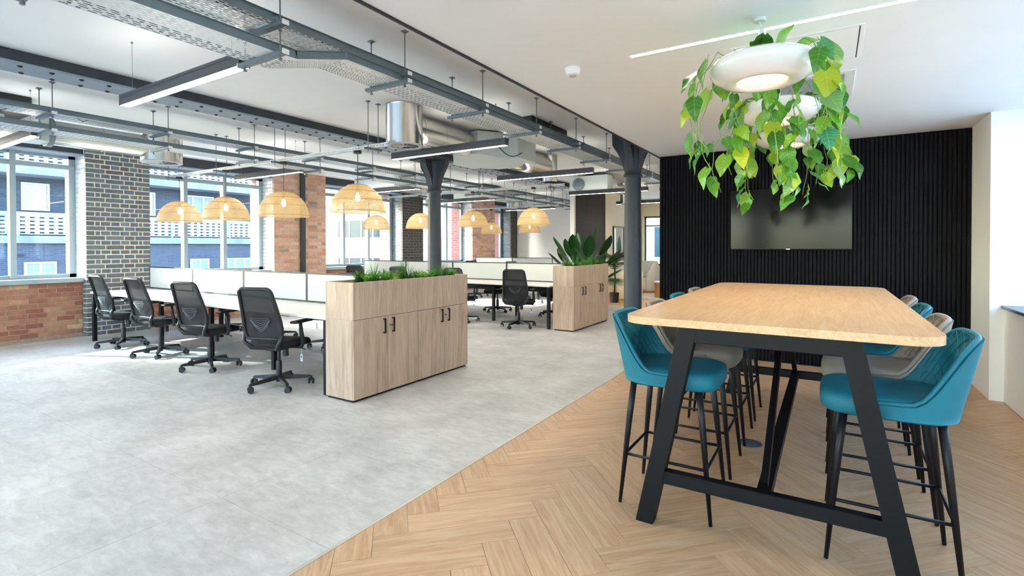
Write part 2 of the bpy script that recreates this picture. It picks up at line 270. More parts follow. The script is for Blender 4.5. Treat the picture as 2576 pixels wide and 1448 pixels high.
# ------------------------------------------------------------------ mesh builder
class MB:
    def __init__(s): s.v = []; s.f = []
    def add(s, vs, fs):
        o = len(s.v); s.v += [tuple(p) for p in vs]; s.f += [tuple(i+o for i in f) for f in fs]; return s
    def box(s, x0, x1, y0, y1, z0, z1):
        return s.add([(x0,y0,z0),(x1,y0,z0),(x1,y1,z0),(x0,y1,z0),(x0,y0,z1),(x1,y0,z1),(x1,y1,z1),(x0,y1,z1)],
                     [(3,2,1,0),(4,5,6,7),(0,1,5,4),(1,2,6,5),(2,3,7,6),(3,0,4,7)])
    def bbox(s, x0, x1, y0, y1, z0, z1, b):
        """box whose edges are chamfered by b"""
        b = min(b, (x1-x0)*.45, (y1-y0)*.45, (z1-z0)*.45); vs = []; idx = {}
        for ix, x in enumerate((x0, x1)):
            for iy, y in enumerate((y0, y1)):
                for iz, z in enumerate((z0, z1)):
                    sx, sy, sz = (1, -1)[ix], (1, -1)[iy], (1, -1)[iz]
                    for k, p in enumerate(((x, y+sy*b, z+sz*b), (x+sx*b, y, z+sz*b), (x+sx*b, y+sy*b, z))): idx[ix,iy,iz,k] = len(vs); vs.append(p)
        I = lambda *a: idx[a]; fs = []
        for a in (0, 1):
            q = [I(a,0,0,0), I(a,1,0,0), I(a,1,1,0), I(a,0,1,0)]; fs.append(q if a else q[::-1])
            q = [I(0,a,0,1), I(0,a,1,1), I(1,a,1,1), I(1,a,0,1)]; fs.append(q if a else q[::-1])
            q = [I(0,0,a,2), I(1,0,a,2), I(1,1,a,2), I(0,1,a,2)]; fs.append(q if a else q[::-1])
        for a in (0, 1):
            for c in (0, 1):
                q = [I(a,c,0,0), I(a,c,0,1), I(a,c,1,1), I(a,c,1,0)]; fs.append(q if (a ^ c) == 0 else q[::-1])
                q = [I(a,0,c,0), I(a,1,c,0), I(a,1,c,2), I(a,0,c,2)]; fs.append(q if (a ^ c) == 0 else q[::-1])
                q = [I(0,a,c,1), I(0,a,c,2), I(1,a,c,2), I(1,a,c,1)]; fs.append(q if (a ^ c) == 0 else q[::-1])
                for e in (0, 1):
                    q = [I(a,c,e,0), I(a,c,e,1), I(a,c,e,2)]; fs.append(q if (a ^ c ^ e) == 1 else q[::-1])
        return s.add(vs, fs)
    def tube(s, pts, r, n=8, cap=True, flat=1.0, closed=False):
        """tube along points; r a number or list; flat squashes the second normal"""
        pts = [Vector(p) for p in pts]; m = len(pts); rr = r if isinstance(r, (list, tuple)) else [r]*m
        vs = []; prev = None
        for i, p in enumerate(pts):
            if closed: t = pts[(i+1) % m]-pts[i-1]
            else: t = pts[min(i+1, m-1)]-pts[max(i-1, 0)]
            t.normalize()
            if prev is None:
                a = Vector((0,0,1)) if abs(t.z) < .9 else Vector((1,0,0))
                u = t.cross(a).normalized()
            else:
                u = prev - t*prev.dot(t); u.normalize()
            prev = u; v = t.cross(u)
            for k in range(n):
                a = 2*PI*k/n; vs.append(p + u*math.cos(a)*rr[i] + v*math.sin(a)*rr[i]*flat)
        fs = []
        for i in range(m if closed else m-1):
            j = (i+1) % m
            for k in range(n): fs.append((i*n+k, i*n+(k+1) % n, j*n+(k+1) % n, j*n+k))
        if cap and not closed: fs.append(tuple(range(n))[::-1]); fs.append(tuple((m-1)*n+k for k in range(n)))
        return s.add(vs, fs)
    def lathe(s, prof, n=24, c=(0, 0, 0), a0=0, a1=2*PI):
        """profile (r, z) turned about z"""
        full = abs(a1-a0-2*PI) < 1e-6; k = n if full else n+1; vs = []
        for r, z in prof:
            for i in range(k): a = a0+(a1-a0)*i/n; vs.append((c[0]+r*math.cos(a), c[1]+r*math.sin(a), c[2]+z))
        fs = []
        for j in range(len(prof)-1):
            for i in range(n):
                i2 = (i+1) % k; fs.append((j*k+i, j*k+i2, (j+1)*k+i2, (j+1)*k+i))
        return s.add(vs, fs)
    def cyl(s, c, r, h, n=16, axis=2):
        o = len(s.v); s.lathe([(0.0001, 0), (r, 0), (r, h), (0.0001, h)], n)
        for i in range(o, len(s.v)):
            x, y, z = s.v[i]
            if axis == 0: x, y, z = z, x, y
            elif axis == 1: x, y, z = y, z, x
            s.v[i] = (x+c[0], y+c[1], z+c[2])
        return s
    def bar(s, a, b, wx, wy, upv=(0, 0, 1)):
        """square bar from a to b; wx across, wy along up"""
        a, b = Vector(a), Vector(b); t = (b-a).normalized(); u = t.cross(Vector(upv))
        if u.length < 1e-4: u = t.cross(Vector((0, 1, 0)))
        u.normalize(); v = u.cross(t)
        vs = [p + u*i*wx/2 + v*j*wy/2 for p in (a, b) for i, j in ((-1,-1),(1,-1),(1,1),(-1,1))]
        return s.add(vs, [(0,1,2,3),(7,6,5,4),(0,4,5,1),(1,5,6,2),(2,6,7,3),(3,7,4,0)])
    def prism(s, poly, z0, z1):
        n = len(poly); vs = [(x, y, z0) for x, y in poly]+[(x, y, z1) for x, y in poly]
        return s.add(vs, [tuple(range(n))[::-1], tuple(range(n, 2*n))]+[(i, (i+1) % n, n+(i+1) % n, n+i) for i in range(n)])
    def xform(s, mat, start=0):
        for i in range(start, len(s.v)): s.v[i] = tuple(mat @ Vector(s.v[i]))
        return s
    def mesh(s, name, mat=None, smooth=False):
        me = bpy.data.meshes.new(name); me.from_pydata(s.v, [], s.f); me.update()
        if mat: me.materials.append(mat)
        if smooth:
            me.polygons.foreach_set('use_smooth', [True]*len(me.polygons))
            if smooth is not True: me.set_sharp_from_angle(angle=smooth)
        return me
SM = .6
def ob(name, me, parent=None, loc=(0, 0, 0), rot=(0, 0, 0)):
    o = bpy.data.objects.new(name, me); COL.objects.link(o); o.location = loc; o.rotation_euler = rot
    if parent: o.parent = parent
    return o
def tag(o, label=None, cat=None, group=None, kind=None):
    if label: o['label'] = label
    if cat: o['category'] = cat
    if group: o['group'] = group
    if kind: o['kind'] = kind
    return o
def part(name, mb, mat, parent=None, smooth=False, loc=(0, 0, 0), rot=(0, 0, 0), label=None):
    o = ob(name, mb.mesh(name, mat, smooth), parent, loc, rot)
    if label: o['label'] = label
    return o
def thing(name, label, cat, loc=(0, 0, 0), rz=0, group=None):
    o = ob(name, None, None, loc, (0, 0, rz)); o.empty_display_size = .1
    return tag(o, label, cat, group)
def struct(name, mb=None, mat=None, label=None, smooth=False):
    o = ob(name, mb.mesh(name, mat, smooth) if mb else None); o['kind'] = 'structure'
    if label: o['label'] = label
    return o
def copy_tree(o, parent=None):
    c = o.copy(); COL.objects.link(c); c.parent = parent
    for ch in KIDS.get(o.name, ()): copy_tree(ch, c)
    return c
KIDS = {}
def freeze(root):
    def rec(o):
        KIDS[o.name] = [c for c in ALLO if c.parent == o]
        for c in KIDS[o.name]: rec(c)
    ALLO = list(COL.objects); rec(root)
def dup(root, loc, rz, label=None, group=None):
    c = copy_tree(root); c.location = loc; c.rotation_euler = (0, 0, rz)
    return tag(c, label, None, group)

# ------------------------------------------------------------------ room shell
HU, HL = 3.03, 2.61           # upper and lower ceilings
XE = -1.955                   # line where timber meets grey vinyl, and the ceiling drops
XW = -9.85                    # room face of the brick piers
XG = -10.3                    # glazing line
def clip(poly, a, b, c):      # keep a*x+b*y <= c
    out = []
    for i in range(len(poly)):
        p, q = poly[i], poly[(i+1) % len(poly)]; dp, dq = a*p[0]+b*p[1]-c, a*q[0]+b*q[1]-c
        if dp <= 0: out.append(p)
        if dp*dq < 0: t = dp/(dp-dq); out.append((p[0]+t*(q[0]-p[0]), p[1]+t*(q[1]-p[1])))
    return out
# grey vinyl floor with its tiles
fl = struct('floor', MB().box(-10.75, XE, -5.2, 18.2, -.12, -.004), M['slab'], 'pale grey stone effect vinyl floor of the office area')
tl = .914; tm = {}
def tile(x0, x1, y0, y1):
    k = (round(x1-x0, 3), round(y1-y0, 3))
    if k not in tm: tm[k] = MB().bbox(-k[0]/2, k[0]/2, -k[1]/2, k[1]/2, -.004, 0, .0006).mesh('floor_tile', M['tile'])
    ob('floor_tile', tm[k], fl, ((x0+x1)/2, (y0+y1)/2, 0))
g = .0009
ny = 18; y = -1.2
for j in range(19):
    x = XE-.008
    while x > -10.3:
        x1 = max(x-tl, -10.3)
        if x-x1 > .05: tile(x1+g, x-g, y+g, y+tl-g)
        x -= tl
    y += tl
tag(part('floor_remainder', MB().box(-10.3, XE, -5.2, -1.2, -.004, 0).box(-10.3, XE, y, 18.1, -.004, 0), M['tile'], fl), kind='stuff')
# herringbone timber floor
fw_ = struct('floor_timber', MB().box(XE, 2.2, -5.2, 7.2, -.12, -.006), M['slab'], 'oak herringbone plank floor under the bar table')
PL, PW = .672, .168
plank_me = MB().bbox(-PL/2+g, PL/2-g, -PW/2+g, PW/2-g, -.006, 0, .0007).mesh('plank', M['plank'])
c45 = math.sqrt(.5)
def plank(cx, cy, ang):
    ca, sa = math.cos(ang), math.sin(ang)
    h = [(-PL/2+g, -PW/2+g), (PL/2-g, -PW/2+g), (PL/2-g, PW/2-g), (-PL/2+g, PW/2-g)]
    poly = [(cx+ca*x-sa*y_, cy+sa*x+ca*y_) for x, y_ in h]
    q = poly
    for a, b, c in ((-1, 0, 1.945), (1, 0, 1.335), (0, 1, 6.885), (0, -1, .3)): q = clip(q, a, b, c)
    if len(q) < 3: return
    area = abs(sum(q[i][0]*q[(i+1) % len(q)][1]-q[(i+1) % len(q)][0]*q[i][1] for i in range(len(q))))/2
    if area < .002: return
    if area > .99*(PL-2*g)*(PW-2*g): ob('plank', plank_me, fw_, (cx, cy, 0), (0, 0, ang))
    else:
        loc = [((x-cx)*ca+(y_-cy)*sa, -(x-cx)*sa+(y_-cy)*ca) for x, y_ in q]
        ob('plank', MB().prism(loc, -.006, 0).mesh('plank', M['plank']), fw_, (cx, cy, 0), (0, 0, ang))
# rows run along y; one period in x holds one +45 and one -45 plank
step = PW*math.sqrt(2); perx = (PL)*math.sqrt(2)
X0 = -1.745
for i in range(-1, 5):
    for j in range(-2, 34):
        ax, ay = X0+i*perx, 1.60-1.19+j*step-.476
        plank(ax+(PL/2)*c45-(PW/2)*c45*-1*-1, ay+(PL/2)*c45+(PW/2)*c45, PI/4)
        bx = ax+perx/2; by = ay+perx/2
        plank(bx+(PL/2)*c45-(PW/2)*c45, by-(PL/2)*c45-(PW/2)*c45+0, -PI/4)
tag(part('floor_remainder', MB().box(XE, 2.2, -5.2, .3, -.006, 0), M['plank'], fw_), kind='stuff')
struct('trim_1', MB().bbox(XE-.006, XE+.009, -1.2, 6.9, -.004, .0022, .001), M['trim_metal'], 'thin metal strip between the grey vinyl and the oak planks')
# ceilings
struct('ceiling', MB().box(-10.75, XE, -5.2, 18.2, HU, HU+.2), M['ceil'], 'high white ceiling over the desks')
struct('ceiling_lower', MB().box(XE+.004, 2.2, -5.2, 7.2, HL, HU+.2), M['ceil'], 'lower white plasterboard ceiling over the bar table')
struct('trim_2', MB().box(XE-.012, XE+.004, -5.2, 6.98, HL-.012, HL+.04), M['bolt'], 'black edge trim along the dropped ceiling')
# black slatted wall
ws = struct('wall_front', MB().box(-1.95, 1.7, 6.93, 7.15, 0, HL), P('slat_backing', '08080b', .9), 'black vertical slatted wall behind the television')
NS = 82; pitch = (1.24+1.945)/NS
sme = MB().bbox(-pitch*.33, pitch*.33, -.03, 0, .004, HL-.004, .002).mesh('slat', M['black_slat'])
for i in range(NS): ob('slat', sme, ws, (-1.945+pitch*(i+.5), 6.93, 0))
# right hand walls and window bay
struct('wall_right', MB().box(1.24, 1.95, 6.2, 6.93, 0, HL), M['white'], 'white return wall beside the slatted wall')
struct('wall_right_low', MB().box(1.34, 1.75, 1.9, 6.2, 0, .835), M['white'], 'low white wall under the right hand window bay')
struct('wall_right_near', MB().box(1.34, 1.95, -5.2, -1.2, 0, HL).box(1.34, 1.95, 1.2, 1.9, 0, HL).box(1.34, 1.75, -1.2, 1.2, 0, .835), M['white'])
sr_ = struct('window_sill_right', MB().bbox(1.315, 1.78, 1.9, 6.198, .836, .866, .004).bbox(1.315, 1.78, -1.2, 1.2, .836, .866, .004), M['stone_dark'], 'dark stone window ledge')
def glazed_right(nm, y0, y1):
    r = struct(nm); f = MB(); f.box(1.72, 1.79, y0, y1, .866, .93).box(1.72, 1.79, y0, y1, HL-.07, HL).box(1.72, 1.79, y0, y0+.06, .866, HL).box(1.72, 1.79, y1-.06, y1, .866, HL); ym = (y0+y1)/2
    f.box(1.72, 1.79, ym-.03, ym+.03, .866, HL); part('window_frame', f, M['alu'], r)
    for a, b in ((y0+.06, ym-.03), (ym+.03, y1-.06)): part('pane', MB().box(1.752, 1.758, a, b, .93, HL-.07), M['glass'], r)
    portal((1.85, (y0+y1)/2, 1.73), (0, PI/2, 0), 1.7, y1-y0)
glazed_right('window_6', 1.9, 6.2); glazed_right('window_7', -1.2, 1.2)
# glazed rear wall (behind the camera)
rw = struct('wall_back', MB().box(-10.75, 2.2, -5.3, -5.1, 0, .6).box(-10.75, 2.2, -5.3, -5.1, 2.55, HU).box(-10.75, -10.2, -5.3, -5.1, .6, 2.55).box(-6.6, -6.0, -5.3, -5.1, .6, 2.55).box(-2.3, -1.7, -5.3, -5.1, .6, 2.55).box(1.3, 2.2, -5.3, -5.1, .6, 2.55), M['white'])
for i, (a, b) in enumerate(((-10.2, -6.6), (-6.0, -2.3), (-1.7, 1.3))):
    wn = struct('window_%d' % (8+i)); f = MB()
    for q in (a, (a+b)/2, b-.06): f.box(q, q+.06, -5.23, -5.17, .6, 2.55)
    f.box(a, b, -5.23, -5.17, .6, .66).box(a, b, -5.23, -5.17, 2.49, 2.55); part('window_frame', f, M['alu'], wn)
    for p_, q_ in ((a+.06, (a+b)/2), ((a+b)/2+.06, b-.06)): part('pane', MB().box(p_, q_, -5.203, -5.197, .66, 2.49), M['glass'], wn)
    portal(((a+b)/2, -5.35, 1.57), (-PI/2, 0, 0), b-a, 1.95)
# end of the office: white end wall, nib wall with charcoal slats, cream lounge wall, far window wall
struct('wall_end', MB().box(-10.3, -5.72, 16.2, 16.4, 0, HU), M['white'], 'white end wall behind the far desks')
wn = struct('wall_nib', MB().box(-5.72, -5.6, 12.05, 17.6, 0, HU), M['white'], 'white partition end beside the charcoal slatted panel')
for i in range(54): ob('slat', wn_me, wn, (-5.6, 12.1+i*.0385, 0)) if i else None or globals().__setitem__('wn_me', MB().bbox(0, .02, 0, .028, .004, HU-.004, .002).mesh('slat', M['grey_slat']))
part('cream_panel', MB().box(-5.6, -5.59, 14.19, 17.6, .004, HU), M['cream'], wn)
struct('wall_far', MB().box(-5.72, -5.5, 17.6, 17.8, 0, HU).box(-5.5, 2.2, 17.6, 17.8, 0, .75).box(-5.5, 2.2, 17.6, 17.8, 2.45, HU).box(-3.4, 2.2, 17.6, 17.8, .75, 2.45), P('far_wall_paint', 'e8d9b8', .8), 'cream far wall of the lounge with its window')
wf = struct('window_11'); f = MB()
for q in (-5.5, -4.5, -3.45): f.box(q, q+.05, 17.66, 17.72, .75, 2.45)
f.box(-5.5, -3.4, 17.66, 17.72, .75, .8).box(-5.5, -3.4, 17.66, 17.72, 2.4, 2.45).box(-5.5, -3.4, 17.66, 17.72, 2.1, 2.14)
part('window_frame', f, M['steel'], wf); part('pane', MB().box(-5.45, -4.5, 17.688, 17.692, .8, 2.4), M['glass'], wf); part('pane', MB().box(-4.45, -3.45, 17.688, 17.692, .8, 2.4), M['glass'], wf)
struct('wall_side', MB().box(-1.95, -1.75, 7.15, 17.6, 0, HU), M['white'])
struct('floor_lounge', MB().box(-5.59, XE, 11.6, 17.6, .0005, .004), P('lounge_oak_floor', 'c79c6c', .5, var=.15, vscale=4, stretch=(2, 12, 1)), 'warm oak floor of the lounge beyond the far cabinet')

# ------------------------------------------------------------------ brickwork
bm_ = {}
def brick(parent, mat, o, u, nrm, a, b, z0, z1, depth=.05, proud=.0):
    """one brick on a face: o = face origin (x,y), u = direction along the face, nrm = outward normal"""
    L, H = round(b-a, 3), round(z1-z0, 3); k = (L, H, depth, mat.name)
    if k not in bm_: bm_[k] = MB().bbox(-L/2, L/2, 0, depth, -H/2, H/2, .004).mesh('brick', mat)
    m = (a+b)/2; pr_ = proud+random.uniform(-.0015, .0025)
    ob('brick', bm_[k], parent, (o[0]+u[0]*m+nrm[0]*pr_, o[1]+u[1]*m+nrm[1]*pr_, (z0+z1)/2+random.uniform(-.0015, .0015)), (random.uniform(-.004, .004), 0, math.atan2(u[1], u[0])))
def fit(ws, width, j):
    s = sum(ws); k = (width-j*(len(ws)-1))/s; out = []; x = 0
    for q in ws: out.append((x, x+q*k)); x += q*k+j
    return out
ROWA = [150, 147, 85, 135]; ROWB = [67, 38, 75, 72, 75, 68, 30, 65]
def brick_face(parent, mat, o, u, nrm, width, z0, z1, rows, j=.012, ch=.075, depth=.05, jit=.15, proud=0):
    n = int(round((z1-z0)/ch)); h = (z1-z0)/n
    for i in range(n):
        ws = [q*(1+random.uniform(-jit, jit)*.25) for q in rows[i % len(rows)]]
        for a, b in fit(ws, width, j): brick(parent, mat, o, u, nrm, a, b, z0+i*h+j/2, z0+(i+1)*h-j/2, depth, proud)
def pier(y0, y1, kind, outer=True):
    nm = 'wall_left_pier'
    dark = kind != 'tan'; mort = {'dark': M['mortar_pale'], 'black': M['mortar_dark'], 'tan': M['tan_mortar']}[kind]
    zt = HU
    p = struct(nm, MB().box(XG+.03, XW-.003, y0+.003, y1-.003, 0, zt), mort, {'dark': 'blue grey brick pier with pale mortar', 'black': 'black brick pier', 'tan': 'orange tan stripped brick pier'}[kind])
    W = y1-y0; mat = {'dark': M['dark_brick'], 'black': M['black_brick'], 'tan': M['tan_brick']}[kind]
    if kind == 'tan': rows = [[215, 215, 102, 215, 215, 215][:max(3, int(W/.2))], [102, 215, 215, 215, 215, 102, 102][:max(3, int(W/.2)+1)]]; jj = .008
    else: rows = [ROWA, ROWB]; jj = .014 if kind == 'dark' else .012
    brick_face(p, mat, (XW, y0), (0, 1), (1, 0), W, .0, zt, rows, jj)
    part('exterior_face', MB().box(-10.75, XG+.03, y0+.02, y1-.02, 0, zt), M['ext_brick'], p)
    return p, mat
def reveal(p, y0, mat, z0, z1, sgn=-1):
    # side of the pier facing the camera, from the glazing to the room face
    d = XW-.055-(XG+.04)
    brick_face(p, mat, (XG+.04, y0), (1, 0), (0, sgn), d, z0, z1, [[215, 185], [102, 215, 80]], .01, depth=.04)
p0, m0 = pier(-.5, .75, 'tan')
p1, m1 = pier(3.234, 4.118, 'dark'); reveal(p1, 3.234, M['dark_brick'], 0, .9); reveal(p1, 3.234, M['white_brick'], .9, HU)
p2, m2 = pier(6.41, 7.70, 'tan'); reveal(p2, 6.41, M['white_brick'], .9, HU)
p3, m3 = pier(10.19, 11.02, 'black'); reveal(p3, 10.19, M['dark_brick'], .9, HU)
p4, m4 = pier(13.4, 14.70, 'tan'); reveal(p4, 13.4, M['white_brick'], .9, HU)
p5, m5 = pier(15.75, 16.2, 'black'); reveal(p5, 15.75, M['dark_brick'], .9, HU)
# low walls below the windows
def low_wall(nm, y0, y1, bricks):
    o = struct(nm, MB().box(-10.75, -10.003, y0, y1, 0, .862), M['red_mortar'] if bricks else M['low_brick'], 'red and tan brick wall below the window')
    if bricks:
        s0 = y0
        w = y1-s0; k = int(w/.22)
        brick_face(o, M['red_brick'], (-10.0, s0), (0, 1), (1, 0), w, .06, .862, [[215]*k+[102], [102]+[215]*k, [150]+[215]*k+[60]], .009)
low_wall('wall_left_low', .75, 3.234, True); low_wall('wall_left_low', 4.118, 6.41, True)
low_wall('wall_left_low', 7.70, 10.19, False); low_wall('wall_left_low', 11.02, 13.4, False); low_wall('wall_left_low', 14.7, 15.75, False); low_wall('wall_left_low', -5.1, -.5, False)
# windows
def window(n, y0, y1, mull, zt=2.86, ztr=2.67):
    r = struct('window_%d' % n, None, None, 'tall grey aluminium window between brick piers')
    fr = .055; x0, x1 = XG-.04, XG+.04
    f = MB()
    f.box(x0, x1, y0, y0+fr*1.3, .93, zt).box(x0, x1, y1-fr*1.5, y1, .93, zt); part('jamb', f, M['alu'], r)
    f = MB().box(x0, x1, y0, y1, zt-fr, zt).box(x0, x1, y0, y1, .93, .985); part('window_frame', f, M['alu'], r)
    cuts = [y0+fr*1.3]+list(mull)+[y1-fr*1.5]
    for m_ in mull: part('mullion', MB().bbox(x0-.01, x1+.03, m_-.035, m_+.035, .93, zt, .004), M['alu'], r)
    part('transom', MB().bbox(x0-.005, x1+.015, y0, y1, ztr-.035, ztr+.035, .004), M['alu'], r)
    part('window_sill', MB().bbox(XG-.05, -9.95, y0-.0, y1, .862, .93, .006), M['alu'], r)
    for a, b in zip(cuts[:-1], cuts[1:]):
        aa = a+(.035 if a in mull else 0); bb = b-(.035 if b in mull else 0)
        part('pane', MB().box(XG-.003, XG+.003, aa, bb, .985, ztr-.035), M['glass'], r); part('pane', MB().box(XG-.003, XG+.003, aa, bb, ztr+.035, zt-fr), M['glass'], r)
    portal((XG-.2, (y0+y1)/2, 1.9), (0, -PI/2, 0), 1.95, y1-y0)
    part('lintel', MB().box(-10.75, -9.93, y0, y1, zt, HU), M['steel'], r)
    part('lintel_flange', MB().box(-10.2, -9.9, y0, y1, zt-.02, zt), M['beam'], r)
window(1, .75, 3.234, [2.49, 1.55]); window(2, 4.118, 6.41, [4.87, 5.60]); window(3, 7.70, 10.19, [8.54, 9.34]); window(4, 11.02, 13.4, [11.7, 12.55]); window(5, 14.7, 15.75, [])
window(12, -5.1, -.5, [-3.6, -2.0])

# ------------------------------------------------------------------ steel frame
bt = thing('steel_beam', 'dark blue grey steel beam running under the high ceiling', 'beam', (-5.81, 0, 0))
part('web', MB().box(-.125, .125, -1.5, 12.04, 2.93, HU-.001), M['steel'], bt)
part('flange', MB().bbox(-.16, .16, -1.5, 12.04, 2.908, 2.93, .004), M['beam'], bt)
bme = MB().lathe([(.001, -.014), (.012, -.012), (.017, -.006), (.019, 0)], 10).mesh('bolt', M['bolt'], True)
for i in range(56):
    for s in (-1, 1): ob('bolt', bme, bt, (s*.105, .62+i*.2055+(.06 if s < 0 else 0), 2.908)) if not (6.3 < .62+i*.2055 < 7.2) else None
def column(x, y, top, label):
    c = thing('iron_column', label, 'column', (x, y, 0))
    part('shaft', MB().lathe([(.17, 0), (.17, .06), (.135, .1), (.118, .16), (.118, 1.2), (.108, 2.32), (.108, 2.36)], 32), M['steel'], c, True)
    part('collar', MB().lathe([(.108, 2.335), (.126, 2.345), (.13, 2.36), (.122, 2.375), (.112, 2.385), (.112, 2.46)], 32), M['steel'], c, True)
    # flared capital: four brackets around a tapering neck
    part('neck', MB().lathe([(.112, 2.46), (.112, 2.62), (.12, 2.72), (.135, top-.03)], 24), M['steel'], c, True)
    pts = [(0, 2.42), (.10, 2.42), (.125, 2.5), (.15, 2.58), (.2, 2.68), (.25, 2.75), (.275, 2.80), (.28, top-.028), (0, top-.028)]
    for k in range(4):
        b = MB(); n = len(pts); t = .05
        vs = [(r, -t, z) for r, z in pts]+[(r, t, z) for r, z in pts]
        b.add(vs, [tuple(range(n)), tuple(range(2*n-1, n-1, -1))]+[(i, n+i, n+(i+1) % n, (i+1) % n) for i in range(n)])
        part('bracket', b, M['steel'], c, .5, rot=(0, 0, k*PI/2))
    part('cap_plate', MB().bbox(-.3, .3, -.3, .3, top-.028, top-.001, .004), M['steel'], c)
    return c
column(-5.81, 6.79, 2.908, 'dark cast iron column rising behind the near planter')
column(-2.265, 6.75, HU, 'dark cast iron column beside the slatted black wall')

# ------------------------------------------------------------------ cable trays
def tray_mesh(width, nx=12, ny=21):
    b = MB(); cw, cl = width/nx, 1.0/ny
    for i in range(nx):
        for j in range(ny):
            x0, y0 = -width/2+i*cw, j*cl; hx, hy = cw*.18, cl*.33
            if (i+j) % 7 == 3: hx, hy = cw*.28, cl*.16
            cx, cy = x0+cw/2, y0+cl/2+(.12*cl if i % 2 else -.12*cl)
            o = [(x0, y0, 0), (x0+cw, y0, 0), (x0+cw, y0+cl, 0), (x0, y0+cl, 0)]; q = [(cx-hx, cy-hy, 0), (cx+hx, cy-hy, 0), (cx+hx, cy+hy, 0), (cx-hx, cy+hy, 0)]
            b.add(o+q, [(k, (k+1) % 4, 4+(k+1) % 4, 4+k) for k in range(4)])
    return b.mesh('tray_plate', M['galv'])
def rim_mesh(width, s):
    x = s*width/2; p = [(x, 0), (x+s*.002, 0), (x+s*.002, .046), (x+s*.014, .046), (x+s*.014, .05), (x, .05)]
    return MB().add([(q, 0, z) for q, z in p]+[(q, 1, z) for q, z in p], [tuple(range(6)), tuple(range(11, 5, -1))]+[(i, 6+i, 6+(i+1) % 6, (i+1) % 6) for i in range(6)]).mesh('tray_rim', M['galv_dark'])
TW = .30
t_me, r_me, l_me = tray_mesh(TW), rim_mesh(TW, 1), rim_mesh(TW, -1)
rod_u = MB().tube([(0, 0, 0), (0, 0, 1)], .005, 6).mesh('hanger_rod', M['rod'])
plate_me = MB().bbox(-.022, .022, -.022, .022, -.008, 0, .002).cyl((0, 0, -.02), .01, .012, 6).mesh('ceiling_plate', M['rod'])
def strut_mesh(L):
    b = MB()   # slotted channel open upwards
    b.box(-L/2, L/2, -.0205, -.018, 0, .022).box(-L/2, L/2, .018, .0205, 0, .022).box(-L/2, L/2, -.018, .018, 0, .003)
    n = int(L/.05)
    for i in range(n): x = -L/2+(i+.5)*L/n; b.box(x-.012, x+.012, -.006, .006, -.0008, 0.0002)
    return b.mesh('support_strut', M['galv_dark'])
strut_me = strut_mesh(.46); cap_me = MB().bbox(-.004, .004, -.022, .022, -.003, .026, .002).mesh('strut_cap', M['plastic_white'])
nut_me = MB().cyl((0, 0, -.03), .011, .012, 6).cyl((0, 0, -.018), .005, .02, 6).mesh('nut', M['rod'])
def seg(root, x, y0, y1, z0, z1, sx=1):
    L = math.hypot(y1-y0, z1-z0); a = math.atan2(z1-z0, y1-y0)
    for nm, me in (('tray_plate', t_me), ('tray_rim', r_me), ('tray_rim', l_me)):
        o = ob(nm, me, root, (x, y0, z0), (a, 0, 0)); o.scale = (sx, L, 1)
def support(root, x, y, zs, half=.18, top=HU):
    for s in (-1, 1):
        o = ob('hanger_rod', rod_u, root, (x+s*half, y, min(zs)-.03)); o.scale = (1, 1, top-min(zs)+.03)
        ob('ceiling_plate', plate_me, root, (x+s*half, y, top-.0005))
    for z in zs:
        ob('support_strut', strut_me, root, (x, y, z-.024))
        for s in (-1, 1):
            ob('strut_cap', cap_me, root, (x+s*.232, y, z-.024)); ob('nut', nut_me, root, (x+s*half, y, z-.022))
tr = thing('cable_tray', 'perforated cable tray pair hung beside the dropped ceiling edge', 'cable tray')
XR = -2.905
ys = [.79, 1.82, 2.85, 3.87, 4.89, 5.92, 6.96, 8.0, 9.03, 10.06, 11.1, 12.1]
for a, b in zip(ys[:-1], ys[1:]): seg(tr, XR, a+.001, b-.001, 2.715, 2.715)
seg(tr, XR, -.24, .789, 2.715, 2.715)
seg(tr, XR, -.24, .789, 2.545, 2.545); seg(tr, XR, .791, 1.95, 2.545, 2.545); seg(tr, XR, 1.951, 2.33, 2.545, 2.66); seg(tr, XR, 2.331, 2.849, 2.66, 2.66)
for a, b in zip(ys[2:-1], ys[3:]): seg(tr, XR, a+.001, b-.001, 2.66, 2.66)
for y_ in ys: support(tr, XR, y_, (2.715, 2.545 if y_ < 2 else 2.66))
# cables lying in and hanging from the tray
cb = MB()
for k in range(4):
    cb.tube([(XR+.06+k*.02, -.2+j*.5, 2.74+.012*math.sin(j*1.7+k)) for j in range(25)], .008, 5)
part('cable', cb, M['cable'], tr, True)
tl_ = thing('cable_tray', 'perforated cable tray pair hung on rods nearest the windows', 'cable tray')
XL = -6.675; yl = [.84, 1.875, 2.91, 3.95, 4.98, 6.02, 7.05, 8.08, 9.1, 10.1, 11.1, 12.2, 13.2, 14.2, 15.2]
for a, b in zip(yl[:-1], yl[1:]):
    for z in (2.735, 2.565): seg(tl_, XL, a+.001, b-.001, z, z)
for y_ in yl: support(tl_, XL, y_, (2.735, 2.565))
for k, (yy, xx) in enumerate(((2.1, -6.6), (4.0, -6.6), (1.5, -6.7), (6.2, -6.6))):
    part('cable_tie', MB().tube([(xx-XL*0, yy+.02*math.sin(j*.8)+j*.012, 2.735-.03*math.sin(j/8*PI)) for j in range(9)], .003, 5), M['cable'], tl_, True)
